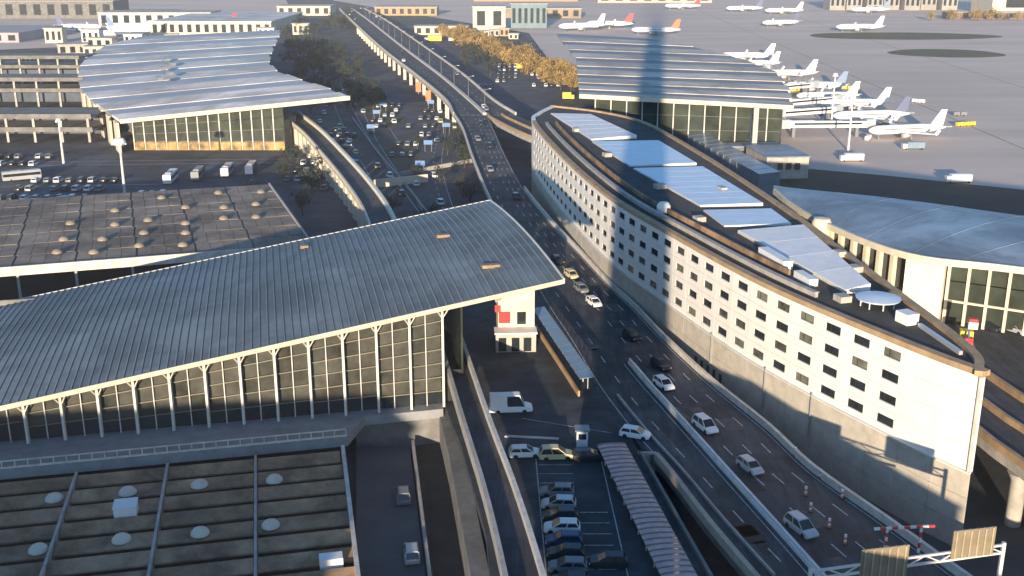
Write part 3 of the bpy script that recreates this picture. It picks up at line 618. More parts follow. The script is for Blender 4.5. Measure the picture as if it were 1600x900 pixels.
# curved approach ramp
cR = catmull([(-86, 440, 2), (-84.7, 436.5, 2), (-69.8, 396.3, 2), (-54.9, 350.6, 2), (-40.8, 304.8, 2), (-30.3, 265.6, 2), (-20, 215, 2)], 6)
cL = catmull([(-93, 438, 2), (-91.5, 434, 2), (-76, 394, 2), (-61, 348, 2), (-46.8, 302.5, 2), (-36.3, 264, 2), (-26.2, 214, 2)], 6)
deck('approach_ramp', cL, cR, [ROADM, CONC], 1.1)
parapet(cR, 'cream curved parapet along the approach ramp by the striped terminal', 1.2, .7, mat('cream_parapet', (.70, .66, .55), .8, .1, .5))
parapet(cL, 'ochre-grey parapet on the curved approach ramp facing the car park', .9, .4, CREAM)
for i, p in enumerate(resample(cL, 9)):
    if p.y < 240: continue
    mb = MB(); mb.box((p.x + 1.2, p.y, -2.5), (1.2, 3.6, 6.9), .35); tag(mb.build('ramp_pier', CREAM), 'cream pier of the curved approach ramp', 'pier', 'piers of the curved approach ramp')
# low-level roads between ramp and viaduct
for nm, pts in (('road', [(-75, 560), (-50, 430), (-25, 320), (-8, 235)]), ('road', [(-105, 640), (-65, 450), (-42, 350), (-25, 280)])):
    l = [Vector((x, y, GZ + .06)) for x, y in pts]; c = catmull(l, 6); m = MB(); m.wall(c, -.2, 0, 8.5); o = struct(m.build(nm, ROADM)); edge_line([p + Vector((4, 0, 0)) for p in c], o, .25); edge_line([p - Vector((4, 0, 0)) for p in c], o, .25)
l = catmull([Vector((x, y, GZ)) for x, y in ((-70, 480), (-48, 392), (-34, 340), (-24, 300))], 5); mb = MB(); mb.wall(l, 0, .8, .5); tag(mb.build('road_barrier', CONC), 'thin concrete barrier between the low-level roads', 'barrier')

for pts in ([(-52, 420), (-40, 372), (-30, 335), (-24, 345), (-32, 385), (-42, 425)], [(-20, 330), (-11, 300), (-6, 262), (-14, 270), (-22, 305)], [(-78, 560), (-62, 545), (-45, 470), (-52, 452), (-66, 500)]):
    mb = MB(); mb.prism(pts, GZ - .2, GZ + .09); struct(mb.build('grass_verge', GRASS))
l = catmull([Vector((x, y, GZ + .10)) for x, y in ((-36, 560), (-30, 440), (-27, 370), (-19, 300), (-10, 240))], 6); mb = MB(); mb.wall(l, -.3, 0, 6.5); o = struct(mb.build('road', mat('worn_asphalt', (.085, .085, .085), .85, .25, .2))); dashes(l, o, 3, 6, .3); edge_line([p + Vector((3, 0, 0)) for p in l], o, .25)
mb = MB(); mb.wall([(-43, 335, GZ), (-27, 344, GZ)], 0, 2.6, .5); tag(mb.build('retaining_wall', CREAM), 'short sunlit cream wall across the low-level roads', 'wall')
mb = MB(); mb.wall([(-38, 352, GZ), (-12, 380, GZ)], 0, 1.4, .4); tag(mb.build('retaining_wall', CONC), 'low grey wall behind the short cream wall', 'wall')
for i, (x, y) in enumerate(((-47.5, 560), (-40, 525))):
    o = thing('banner_panel', ['orange-red panel standing by a viaduct pier', 'second orange-red panel farther along the viaduct piers'][i], 'sign', (x, y, GZ)); mb = MB(); mb.box((x, y, GZ + 4.5), (2.6, .3, 5)); mb.build('panel', ORANGE, o); mb = MB(); mb.box((x, y + .3, GZ + 3), (.3, .3, 6)); mb.build('post', GREY, o)
# ------------------------------------------------------------------ right-hand terminal with blue-grey vault
rt = thing('terminal_building', 'terminal with a smooth blue-grey curved roof and sunlit cream end walls', 'terminal', (85, 205, 3)); rto = Vector(rt.location)
# roof as lofted ribs from tip to the right
tipL = [(57.4, 236), (62, 232.5), (79.6, 222.5), (99.3, 207), (125, 186), (160, 160)]
tipR = [(57.0, 233), (57.3, 219), (60, 202), (68, 180.5), (84, 171.5), (120, 150)]
A = catmull([(x, y, 0) for x, y in tipL], 6); B = catmull([(x, y, 0) for x, y in tipR], 6)
mb = MB(); K = 8; vv = []
for a, b in zip(A, B):
    for k in range(K + 1):
        t = k / K; p = a.lerp(b, t); hgt = min(1, (a - b).length / 30); vv.append((p.x, p.y, 15.6 + (1.1 * hgt) * (4 * t * (1 - t)) - .5 * t))
n = len(A); fs = []
for i in range(n - 1):
    for k in range(K): j = i * (K + 1) + k; fs.append((j, j + 1, j + K + 2, j + K + 1))
nv = len(vv); vv2 = vv + [(x, y, z - .9) for x, y, z in vv]
fs2 = fs + [tuple(nv + q for q in f)[::-1] for f in fs]
for i in range(n - 1):
    j = i * (K + 1); fs2.append((j, j + K + 1, nv + j + K + 1, nv + j)); j += K; fs2.append((j + K + 1, j, nv + j, nv + j + K + 1))
for k in range(K): fs2.append((k + 1, k, nv + k, nv + k + 1)); j = (n - 1) * (K + 1) + k; fs2.append((j, j + 1, nv + j + 1, nv + j))
mb.add(vv2, fs2); mb.build('roof', BLUER, rt, True)
for i in range(3, n - 1, 3):   # standing seams of the roof
    m = MB(); m.wall([vv[i * (K + 1) + k] for k in range(K + 1)], .0, .06, .12); m.build('roof_seam', BLUER, rt)
mb = MB(); mb.wall([(p.x, p.y, 14.9) for p in B], -.6, .55, .6); mb.build('eave', CREAM, rt)
# side wall with arched openings
sw = resample([Vector((58.8, 219, 0)), Vector((62.0, 203, 0)), Vector((69.5, 184.5, 0))], 3.6)
for p, q in zip(sw, sw[1:]):
    c = (p + q) / 2; a = math.atan2((q - p).y, (q - p).x); L = (q - p).length
    mb = MB(); mb.box((c.x, c.y, 5.0), (L - .05, .6, 4.2), a); mb.build('wall_panel', CREAM, rt)
    mb = MB(); mb.box((p.x, p.y, 10.6), (.9, .9, 7.2), a); mb.build('column', CREAM, rt)
    mb = MB(); mb.box((c.x + .5, c.y + .3, 10.6), (L - 1.0, .2, 7.0), a); mb.build('window', GLASS, rt)
mb = MB(); mb.prism([(68.4, 182.6), (73.5, 178.2), (75.0, 181), (70, 185.5)], 2.9, 14.2); mb.build('corner_wall', mat('cream_wall_bright', (.74, .68, .55), .8, .08, .4), rt)
mb = MB(); mb.lathe([(.01, 3), (1.9, 3), (1.9, 15.2), (1.5, 16), (.01, 16.2)], (59.3, 203.5, 0), 12); mb.build('stair_tower', CREAM, rt, True)
gw = resample([Vector((75.2, 180.2, 0)), Vector((86.5, 173.5, 0)), Vector((122, 152, 0))], 3.3)
for p, q in zip(gw, gw[1:]):
    c = (p + q) / 2; a = math.atan2((q - p).y, (q - p).x); L = (q - p).length
    for j in range(3):
        mb = MB(); mb.box((c.x, c.y, 3.4 + 3.6 * j + 1.8), (L - .2, .15, 3.4), a); mb.build('pane', GLASSG, rt)
    mb = MB(); mb.box((p.x - .1, p.y - .2, 8.5), (.5, .6, 11.4), a); mb.build('column', CREAM, rt)
    mb = MB(); mb.box((c.x, c.y - .3, 7.1), (L, .35, .35), a); mb.build('rail', CREAM, rt)
mb = MB(); mb.prism([(59.5, 222), (63.5, 204), (71, 186), (87, 175), (122, 154), (155, 163), (99, 205), (75, 223)], GZ, 13.6); mb.build('core_wall', CONCD, rt)
# service road behind that roof, asphalt coloured extra dark for its shade
mb = MB(); mb.prism([(62, 300), (84, 285), (140, 250), (300, 150), (300, 245), (200, 306), (157, 333), (124, 354), (97, 368), (70, 384)], GZ - .2, GZ + .035); struct(mb.build('service_road', mat('shade_dark_asphalt', (.040, .036, .026), .9, .3, .1)))
# glazed gallery between hotel and far terminal
gal = thing('glazed_gallery', 'long blue-green glazed gallery between the hotel and far terminal', 'building', (66, 390, GZ))
ga, gb = Vector((57, 462, 0)), Vector((77, 322, 0)); ng = 22; dg = (gb - ga) / ng; ag = math.atan2(dg.y, dg.x)
gm = MB(); Lg = dg.length
gm.hexa([(-Lg / 2 + .05, -3.6, 0), (Lg / 2 - .05, -3.6, 0), (Lg / 2 - .05, 3.6, 0), (-Lg / 2 + .05, 3.6, 0)], [(-Lg / 2 + .05, -3.2, 7), (Lg / 2 - .05, -3.2, 7), (Lg / 2 - .05, 3.2, 7.6), (-Lg / 2 + .05, 3.2, 7.6)])
gme = gm.mesh('gallery_bay', mat('gallery_glass', (.13, .19, .24), .25, .3, .1, spec=.6)); gf = MB(); gf.box((0, -3.5, 3.5), (.2, .3, 7.0)); gf.bar((0, -3.3, 6.95), (0, 3.3, 7.55), .2); gfe = gf.mesh('gallery_frame', GREY)
for i in range(ng):
    c = ga + dg * (i + .5) + Vector((0, 0, GZ)) - Vector(gal.location); inst('glass_bay', gme, gal, c, ag); inst('frame', gfe, gal, c - dg * .5, ag)
for lab, x, y, sx, sy, h, m in (('grey flat-roofed link block beside the glazed gallery', 50, 400, 12, 40, 7, CONCD), ('low pale block at the foot of the glazed gallery', 88, 360, 14, 22, 7, CONC), ('dark plant block between gallery and striped terminal', 84, 384, 22, 8, 5, CONCD)):
    b = thing('service_block', lab, 'building', (x, y, GZ)); mb = MB(); mb.box((x, y, GZ + h / 2), (sx, sy, h), .1); mb.build('wall', m, b); mb = MB(); mb.box((x, y, GZ + h + .2), (sx + .6, sy + .6, .4), .1); mb.build('roof', BLUER, b)
    for k in range(4): mb = MB(); mb.box((x - sx * .3 + sx * .2 * k, y - sy / 2 - .1 + .0 * k, GZ + h * .6), (sx * .12, .5, h * .3), .1); mb.build('window', GLASS, b)

# ------------------------------------------------------------------ vehicles
def car_meshes(L=4.3, W=1.8, H=1.50, van=False):
    h0 = .28; hb = .78 if not van else 1.05
    def ring(x, w, z0, z1): return [(x, -w / 2, z0), (x, w / 2, z0), (x, w / 2 * 1.0, (z0 + z1) / 2), (x, w / 2 * .92, z1), (x, -w / 2 * .92, z1), (x, -w / 2, (z0 + z1) / 2)]
    if van: st_ = [(-.5, .86, .4, .95), (-.49, .95, .3, 1.1), (-.3, 1, .28, 1.12), (.2, 1, .28, 1.12), (.36, 1, .28, 1.05), (.47, .95, .3, .85), (.5, .84, .4, .7)]
    else: st_ = [(-.5, .82, .42, .80), (-.485, .94, .30, .95), (-.40, 1, .26, 1.0), (0, 1, .26, .97), (.24, 1, .26, .95), (.36, .98, .26, .88), (.44, .95, .27, .78), (.485, .86, .32, .66), (.5, .74, .40, .58)]
    body = MB(); rings = [ring(x * L, w_ * W, a, b) for x, w_, a, b in st_]
    v = [p for r in rings for p in r]; fs = []
    for i in range(len(rings) - 1):
        for k in range(6): fs.append((6 * i + k, 6 * i + (k + 1) % 6, 6 * i + 6 + (k + 1) % 6, 6 * i + 6 + k))
    fs += [tuple(range(6)), tuple(6 * (len(rings) - 1) + k for k in range(6))]
    body.add(v, fs)
    top = H
    if van: g0, g1, t0, t1, zb = -.485, .33, -.47, .20, 1.05
    else: g0, g1, t0, t1, zb = -.475, .27, -.385, .05, .93
    w0, w1 = W * .91, W * .76
    glass = MB(); glass.hexa([(g0 * L, -w0 / 2, zb), (g1 * L, -w0 / 2, zb), (g1 * L, w0 / 2, zb), (g0 * L, w0 / 2, zb)], [(t0 * L, -w1 / 2, top - .04), (t1 * L, -w1 / 2, top - .04), (t1 * L, w1 / 2, top - .04), (t0 * L, w1 / 2, top - .04)])
    roof = MB(); e = .02; roof.hexa([((t0 - e) * L, -w1 / 2 - .03, top - .09), ((t1 + e) * L, -w1 / 2 - .03, top - .09), ((t1 + e) * L, w1 / 2 + .03, top - .09), ((t0 - e) * L, w1 / 2 + .03, top - .09)], [(t0 * L, -w1 / 2 + .08, top + .03), (t1 * L, -w1 / 2 + .08, top + .03), (t1 * L, w1 / 2 - .08, top + .03), (t0 * L, w1 / 2 - .08, top + .03)])
    for sx in (-1, 1):   # pillars
        roof.bar((g0 * L + .02, sx * w0 / 2, zb), (t0 * L, sx * w1 / 2, top - .05), .09); roof.bar((g1 * L - .02, sx * w0 / 2, zb), (t1 * L, sx * w1 / 2, top - .05), .08)
        roof.bar(((g0 + g1) / 2 * L, sx * w0 / 2, zb), ((t0 + t1) / 2 * L, sx * w1 / 2, top - .05), .08)
    if van: roof.box((-.28 * L, 0, (zb + top) / 2 - .05), (.38 * L, W * .93, top - zb - .08))
    wheel = MB(); wheel.lathe([(.01, -.11), (.20, -.11), (.33, -.10), (.33, .10), (.20, .11), (.01, .11)], n=14, axis='y')
    hl = MB(); hl.box((0, 0, 0), (.08, .34, .14)); tl = MB(); tl.box((0, 0, 0), (.08, .30, .18))
    return dict(body=body.mesh('car_body', CARW, smooth=True), glass=glass.mesh('car_windows', GLASS), roof=roof.mesh('car_roof', CARW), wheel=wheel.mesh('wheel', TYRE, smooth=True), hl=hl.mesh('headlight', LAMPM), tl=tl.mesh('taillight', REDL), L=L, W=W, van=van)
CARM = car_meshes(); VANM = car_meshes(6.4, 2.2, 2.75, True); SUVM = car_meshes(4.7, 1.9, 1.75)
CARS_AT = []
def car(x, y, z, head, paint, label, kind=None, near=True, group=None):
    if group and any(abs(x - a) < 2.6 and abs(y - b) < 5.2 and abs(z - c) < 2 for a, b, c in CARS_AT): return     # the bay is taken
    CARS_AT.append((x, y, z))
    k = kind or CARM; o = thing('van' if k['van'] else 'car', label, 'van' if k['van'] else 'car', (x, y, z), group, math.radians(head))
    inst('body', k['body'], o, (0, 0, 0), 0, paint); inst('windows', k['glass'], o, (0, 0, 0)); inst('roof', k['roof'], o, (0, 0, 0), 0, paint)
    L, W = k['L'], k['W']
    for sx in (-.30, .31):
        for sy in (-1, 1): inst('wheel', k['wheel'], o, (sx * L, sy * (W / 2 - .09), .33))
    if near:
        for sy in (-1, 1):
            inst('headlight', k['hl'], o, (.478 * L, sy * W * .34, .60)); inst('taillight', k['tl'], o, (-.488 * L, sy * W * .36, .72))
    return o
gF = 'cars driving past the white hotel'
# driving away or towards along the road: heading of road near there
car(33.8, 113.7, 0, -67, SILVERP, 'silver car on the hotel road just before the sign gantry', SUVM)
car(31.1, 129.4, 0, -68, SILVERP, 'silver hatchback second from the sign gantry on the hotel road', CARM)
car(27.4, 142.2, 0, -68, CARW, 'white people carrier midway along the hotel road', SUVM)
car(23.6, 157.8, 0, -68, CARW, 'white saloon on the hotel road opposite the blue shelter end')
car(15.7, 198.8, 0.02, -70, CARW, 'white car under the shadowed part of the hotel')
car(13.8, 207.5, .06, -70, GREY, 'grey car following the white one beside the roof corner')
car(12.3, 217.0, .14, -70, CARG, 'beige car farther up the hotel road')
car(9.9, 227.5, .3, -72, CARB, 'black car on the hotel road near the ramp roof end')
car(21.0, 180, 0, -68, CARB, 'black car in the inner lane before the plinth wall')
car(24.2, 166, 0, -68, CARB, 'black estate in the outer lane beside the plinth')
car(-0.2, 148.6, -.02, 4, CARW, 'white van standing on the lot below the red sign', VANM)
car(1.7, 133.6, -.02, 5, CARW, 'white estate parked in the first row of the lot', CARM)
car(5.9, 133.0, -.02, 4, CARG, 'pale yellow car parked in the first row of the lot', SUVM)
car(10.2, 132.6, -.02, 4, CARB, 'black car parked in the first row of the lot')
for k, (y, p, lb) in enumerate(((122.6, GREY, 'grey car parked nearest the first row beside the ramp parapet'), (119.4, SILVERP, 'silver blue car parked in a bay beside the ramp parapet'), (116.5, CARB, 'black car parked right beside the silver blue car'), (113.7, CARW, 'white car parked between black cars beside the ramp'), (110.8, CARD, 'dark blue car parked in a bay of the lot'), (108.0, CARB, 'black car parked between dark blue and grey cars'), (105.2, GREY, 'grey car parked in a bay beyond the dark blue one'), (102.3, CARB, 'black car in the last visible bay of the lot'))):
    car(5.6 + .08 * k, y, -.02, 178 + R.uniform(-2, 2), p, lb)
car(10.6, 106.3, -.02, 178, CARB, 'black car parked in the inner row of bays')
car(17.2, 139.6, -.02, -20, CARW, 'small white car at the end of the trench')
car(-14.5, 131.0, -5, 98, GREY, 'grey car driving along the sunken road', SUVM)
car(-12.1, 116.4, -5, 98, SILVERP, 'silver car driving on the sunken road behind the grey one', SUVM)
car(-4.9, 116, -5.97, 98, GREY, 'grey car standing in the sunken yard under the ramp')
car(-3.3, 108.5, -5.97, 98, CARB, 'black car standing in the sunken yard')
far = [(-82.5, 469.2), (-70.1, 441.7), (-61.9, 411.5), (-63.3, 517), (-50.8, 469.2), (-45.9, 368.2), (-30.3, 338.5), (-33.5, 324.4), (-92.8, 480.3), (-57, 395), (-40, 352), (-68, 500), (-29, 420), (-31, 470), (-25.5, 352), (-33, 520), (-21, 312), (-72, 455), (-55, 380), (-47, 345), (-85, 495), (-77, 520)]
for i, (x, y) in enumerate(far):
    car(x, y, GZ + .06, 105, [CARW, CARG, CARW, SILVERP, CARW, CARG, CARW, CARB][i % 8], '%s car on the low-level road inside the curved ramp' % ['white', 'beige', 'white', 'silver', 'white', 'beige', 'white', 'black'][i % 8], [CARM, SUVM, VANM][i % 3] if i % 3 < 2 else SUVM, False, 'cars on the low-level road')
for i in range(18):
    t = R.random(); f = R.choice((.12, .35, .62, .88)); k = int(t * (len(vls) - 2)); p = vls[k].lerp(vrs[k], f); q = vls[k + 1].lerp(vrs[k + 1], f)
    c = R.choice((0, 1, 2, 3)); car(p.x, p.y, 3.0, math.degrees(math.atan2((q - p).y, (q - p).x)) + (180 if f < .5 else 0), [CARW, CARB, GREY, SILVERP][c], '%s car on the far viaduct' % ['white', 'black', 'grey', 'silver'][c], R.choice((CARM, SUVM)), False, 'cars on the far viaduct')
for i, y in enumerate((400, 368, 352, 318, 285)):
    j = min(range(len(RLs)), key=lambda k: abs(RLs[k].y - y)); p = RLs[j].lerp(RRs[j], .35 if i % 2 else .65); c = i % 2
    car(p.x, p.y, p.z, -78, [CARB, GREY][c], '%s car on the slip road coming down to the hotel' % ['black', 'grey'][c], CARM, False, 'cars on the slip road')
# rows of cars in the shaded lots near the trees and right of the viaduct
def small_lot(x0, y0, nx, ny, dx, dy, place, group, skip=.25):
    for i in range(nx):
        for j in range(ny):
            if R.random() < skip: continue
            c = R.choice((0, 1, 1, 2, 2, 3)); car(x0 + i * dx + R.uniform(-.2, .2), y0 + j * dy, GZ + .06, 90 + R.uniform(-3, 3), [CARW, CARB, GREY, SILVERP][c], '%s car parked in the %s' % (['white', 'black', 'grey', 'silver'][c], place), R.choice((CARM, SUVM)), False, group)
small_lot(-128, 300, 7, 1, 3.4, 9, 'row behind the domed car park', 'cars behind the domed car park')
small_lot(-112, 312, 9, 2, 3.3, 12, 'yard between the buses and the domed car park', 'cars in the bus yard', .3)
small_lot(-72, 405, 4, 4, 3.2, 14, 'bays inside the curved ramp', 'cars inside the curved ramp', .2)
small_lot(-43, 390, 4, 6, 3.4, 22, 'lot between the low-level roads', 'cars between the low-level roads', .25)
small_lot(-88, 520, 7, 4, 3.4, 18, 'lot below the dark grove', 'cars below the dark grove', .2)
small_lot(-190, 372, 8, 2, 3.6, 14, 'row below the deck structure', 'cars below the deck structure', .25)
small_lot(12, 600, 5, 4, 3.2, 18, 'lot by the striped terminal forecourt', 'cars by the striped terminal', .2)
small_lot(-60, 440, 3, 6, 3.4, 16, 'strip beside the low-level roads', 'cars on the strip by the low-level roads', .2)
small_lot(-8, 620, 4, 7, 3.4, 20, 'strip along the viaduct foot', 'cars along the viaduct foot', .2)
small_lot(-152, 318, 8, 3, 3.6, 13, 'open yard beside the ball-headed mast', 'cars in the open yard', .3)
small_lot(-72, 318, 5, 5, 3.5, 14, 'yard under the curved ramp wall', 'cars under the ramp wall', .35)
small_lot(-24, 560, 6, 3, 3.2, 17, 'lot beside the far viaduct', 'cars beside the far viaduct')
small_lot(-5, 700, 6, 3, 3.2, 20, 'lot below the autumn trees', 'cars below the autumn trees')
small_lot(-285, 640, 10, 4, 4, 22, 'far lot beyond the deck structure', 'cars beyond the deck structure', .3)
yard = bpy.data.objects['ground']
for x0, x1, y in ((-165, -75, 372), (-165, -75, 379), (-175, -110, 335)):
    m = MB(); m.wall([(x0, y, GZ), (x1, y + 6, GZ)], .006, .012, .3); m.build('yard_line', MARK, yard)
# buses and trucks
bm_ = MB(); bm_.box((0, 0, 1.75), (11.5, 2.5, 2.6)); bm_.box((0, 0, 3.1), (11.2, 2.3, .14)); BUSB = bm_.mesh('bus_body', CARW)
bw = MB(); bw.box((0, 0, 2.05), (11.2, 2.56, .9)); bw.box((5.72, 0, 2.0), (.12, 2.2, 1.3)); BUSW = bw.mesh('bus_windows', GLASS)
bv = MB(); bv.box((-1.5, 0, 3.3), (3, 1.6, .3)); BUSV = bv.mesh('bus_vent', GREY)
def bus(x, y, z, head, paint, label):
    o = thing('bus', label, 'bus', (x, y, z), None, math.radians(head)); inst('body', BUSB, o, (0, 0, 0), 0, paint); inst('windows', BUSW, o, (0, 0, 0)); inst('roof_unit', BUSV, o, (0, 0, 0))
    for sx in (-3.3, 3.9):
        for sy in (-1, 1): w_ = inst('wheel', CARM['wheel'], o, (sx, sy * 1.12, .46)); w_.scale = (1.4, 1.2, 1.4)
bus(-109.4, 345, GZ + .02, 95, CARW, 'white bus parked first in the row before the ochre base')
bus(-102, 350, GZ + .02, 95, GREY, 'grey bus parked in the middle of the row before the ochre base')
bus(-94, 356, GZ + .02, 95, SILVERP, 'silver bus parked last in the row beside the curved ramp')
bus(-87, 360, GZ + .02, 95, CARD, 'dark blue bus parked beside the curved ramp')
bus(-136, 296, GZ + .02, 60, CARW, 'white bus standing at the edge of the domed car park')
bus(-131.5, 305, GZ + .02, 60, TEAL, 'teal bus ahead of the white bus by the domed car park')
bus(-158, 347, GZ + .02, 30, SILVERP, 'silver bus on the road below the deck structure')
for i, (x, y) in enumerate(((-63.5, 905), (-44, 905))):
    o = thing('truck', ['yellow box truck parked among the autumn trees', 'yellow tall truck beside another yellow truck'][i], 'truck', (x, y, GZ)); mb = MB(); mb.box((x + 1, y, GZ + 2.7), (11, 3, 4.2)); mb.build('cargo_box', YELL, o); mb = MB(); mb.box((x - 6, y, GZ + 1.8), (2.4, 2.6, 2.4)); mb.build('cab', WHITE, o)
    for sx in (-5.5, 2, 5): w_ = inst('wheel', CARM['wheel'], o, (sx, -1.2, .5)); w_.scale = (1.5, 1.5, 1.5)
for x, y, lb in ((4.9, 690, 'small yellow truck on the road below the autumn trees'), (27.1, 545, 'yellow delivery truck by the far tip of the hotel')):
    o = thing('truck', lb, 'truck', (x, y, GZ)); mb = MB(); mb.box((x, y, GZ + 2.2), (4.2, 2.4, 3.0)); mb.build('cargo_box', YELL, o); mb = MB(); mb.box((x + 2.9, y, GZ + 1.5), (1.5, 2.2, 1.9)); mb.build('cab', YELL, o)
    for sx in (-1.2, 2.9): w_ = inst('wheel', CARM['wheel'], o, (sx, -1.1, .4))

# ------------------------------------------------------------------ aircraft
def plane_meshes():
    L = 37.0; r = 2.0
    fu = MB(); fu.lathe([(.02, 0), (.7, .5), (1.4, 1.8), (1.85, 3.6), (2.0, 6), (2.0, 25), (1.7, 29.5), (1.0, 34), (.3, 37)], (0, 0, 4.0), 14, 'x')
    wgs = []; tps = []
    for s in (-1, 1):
        wg = MB(); wg.hexa([(13, s * 1.5, 2.9), (21.5, s * 1.5, 2.9), (22, s * 17, 4.0), (20.3, s * 17, 4.0)], [(13, s * 1.5, 3.7), (21.5, s * 1.5, 3.3), (22, s * 17, 4.2), (20.3, s * 17, 4.25)])
        wg.bar((20.6, s * 16.9, 4.0), (22.2, s * 17.4, 6.0), .2, 1.2); wgs.append(('wing', wg.mesh('wing', MODELP)))
        tp = MB(); tp.hexa([(31.5, s * .5, 4.6), (35, s * .5, 4.6), (36, s * 6, 5.1), (34.4, s * 6, 5.1)], [(31.5, s * .5, 5.0), (35, s * .5, 4.9), (36, s * 6, 5.25), (34.4, s * 6, 5.25)]); tps.append(('tailplane', tp.mesh('tailplane', MODELP)))
    fn = MB(); fn.hexa([(29.5, -.2, 5.4), (35.6, -.2, 5.0), (35.6, .2, 5.0), (29.5, .2, 5.4)], [(34.2, -.12, 11.7), (37, -.12, 11.7), (37, .12, 11.7), (34.2, .12, 11.7)])
    en = MB(); en.lathe([(.5, 0), (1.0, .1), (1.08, 1.2), (.95, 2.8), (.5, 3.6)], (0, 0, 0), 12, 'x')
    ge = MB(); ge.box((5.0, 0, 1.1), (.35, .35, 2.4)); ge.lathe([(.01, -.3), (.45, -.3), (.45, .3), (.01, .3)], (5, 0, .45), 10, 'y')
    for s in (-1, 1): ge.box((18.5, s * 3.2, 1.6), (.5, .5, 3)); ge.lathe([(.01, -.5), (.6, -.5), (.6, .5), (.01, .5)], (18.5, s * 3.2, .6), 10, 'y')
    wi = MB()
    for s in (-1, 1):
        wi.box((15.5, s * 1.985, 4.35), (20, .05, .35)); wi.box((2.4, s * .9, 4.9), (.9, .7, .4))
    return [('fuselage', fu.mesh('fuselage', MODELP, smooth=True)), *wgs, *tps, ('tail_fin', fn.mesh('tail_fin', MODELP)), ('engine', en.mesh('engine', mat('engine_grey', (.45, .46, .48), .4, .1, 1), smooth=True)), ('landing_gear', ge.mesh('landing_gear', GREY)), ('cabin_windows', wi.mesh('cabin_windows', GLASS))]
PM = plane_meshes()
def plane(x, y, head, tail, label, sc=1.0, group=None):
    o = thing('airliner', label, 'airplane', (x, y, GZ + .03), group, math.radians(head)); o.scale = (sc, sc, sc)
    for nm, me in PM:
        if nm == 'engine':
            for s in (-1, 1): inst('engine', me, o, (12.5, s * 5.8, 2.2))
        else: inst(nm, me, o, (0, 0, 0), 0, tail if nm == 'tail_fin' else None)
    return o
TAILB = mat('blue_tail', (.20, .27, .40), .4, .05, 1)
NAVY = mat('navy_tail', (.14, .16, .26), .4, .05, 1)
plane(139, 425, 14, MODELP, 'white airliner with plain fin at the nearest stand of the striped terminal', .92)
plane(136, 464, 10, NAVY, 'white airliner with navy tail at the second stand of the striped terminal', .95)
plane(142, 505, 6, MODELP, 'white airliner with plain fin at the third stand of the striped terminal', .9)
plane(138, 534, 5, MODELP, 'white airliner with plain fin between the third and fourth stands', .85)
plane(142, 575, 3, TAILB, 'white airliner with blue tail at the fourth stand of the striped terminal', .9)
plane(140, 632, 5, MODELP, 'white airliner with plain fin at the far corner stand of the striped terminal', .95)
plane(134, 690, 5, MODELP, 'white airliner with plain fin just past the far corner stand', .9)
plane(138, 740, 0, MODELP, 'white airliner with plain fin beyond the striped terminal', 1.0)
plane(104, 975, 0, ORANGE, 'white airliner with an orange tail fin crossing behind the striped roof', 1.15)
plane(70, 1060, -8, RED, 'white airliner with a red tail fin parked far beyond the striped roof', 1.2)
plane(42, 1010, 25, MODELP, 'white airliner with plain fin parked by the pale far building', 1.3)
plane(292, 1010, 5, MODELP, 'white airliner with plain fin on the taxiway by the grass', 1.2)
plane(290, 1290, 3, MODELP, 'white airliner with plain fin in the far row of the apron', 1.2, None)
plane(255, 1340, 6, NAVY, 'white airliner with navy tail in the far row of the apron', 1.2, None)
plane(395, 1310, 4, TAILB, 'white airliner with blue tail below the far hangars', 1.2, None)
plane(190, 1400, 0, RED, 'white airliner with red tail in the far row of the apron', 1.2, None)
plane(240, 1075, 20, NAVY, 'white airliner with navy tail taxiing before the far row', 1.1)
for i, (x, y, h) in enumerate(((-345, 930, 20), (-320, 985, 160), (-300, 1040, 15), (-370, 1010, 170))):
    plane(x, y, h, [MODELP, TAILB, RED, NAVY][i], 'white airliner with %s tail parked beyond the wide pale roof' % ['plain', 'blue', 'red', 'navy'][i], 1.2)
# boarding bridges
bb = MB(); bb.box((0, 0, 5.2), (1, 2.6, 2.7)); BRB = bb.mesh('bridge_tunnel', WHITE)
def bridge(x0, y0, x1, y1, label):
    o = thing('boarding_bridge', label, 'boarding bridge', (x0, y0, GZ), None, math.atan2(y1 - y0, x1 - x0)); L = math.hypot(x1 - x0, y1 - y0)
    for k in range(3):
        t = inst('tunnel', BRB, o, (L * (k + .5) / 3, 0, .12 * k)); t.scale = (L / 3 + .3, 1 - .06 * k, 1 - .05 * k)
    m = MB(); m.box((0, 0, 5.3), (3.6, 4, 3.4)); c = m.mesh('cab', SILVERP); inst('cab', c, o, (L, 0, 0)); inst('rotunda', c, o, (0, 0, 0))
    m = MB(); m.box((0, 0, 2), (1.2, 2.0, 4)); l_ = m.mesh('bridge_leg', GREY); inst('leg', l_, o, (L * .85, 0, 0)); inst('leg', l_, o, (L * .1, 0, 0))
    m = MB(); m.box((0, 0, 5.3), (L * .8, 2.66, .8)); wdo = m.mesh('bridge_windows', GLASS); inst('windows', wdo, o, (L / 2, 0, 0))
for i, a in enumerate(((108, 432, 142, 434), (112, 462, 141, 476), (118, 492, 151, 511), (121, 545, 155, 567), (118, 600, 150, 650))):
    bridge(*a, 'white boarding bridge at the %s stand of the striped terminal' % ['nearest', 'second', 'third', 'fourth', 'farthest'][i])
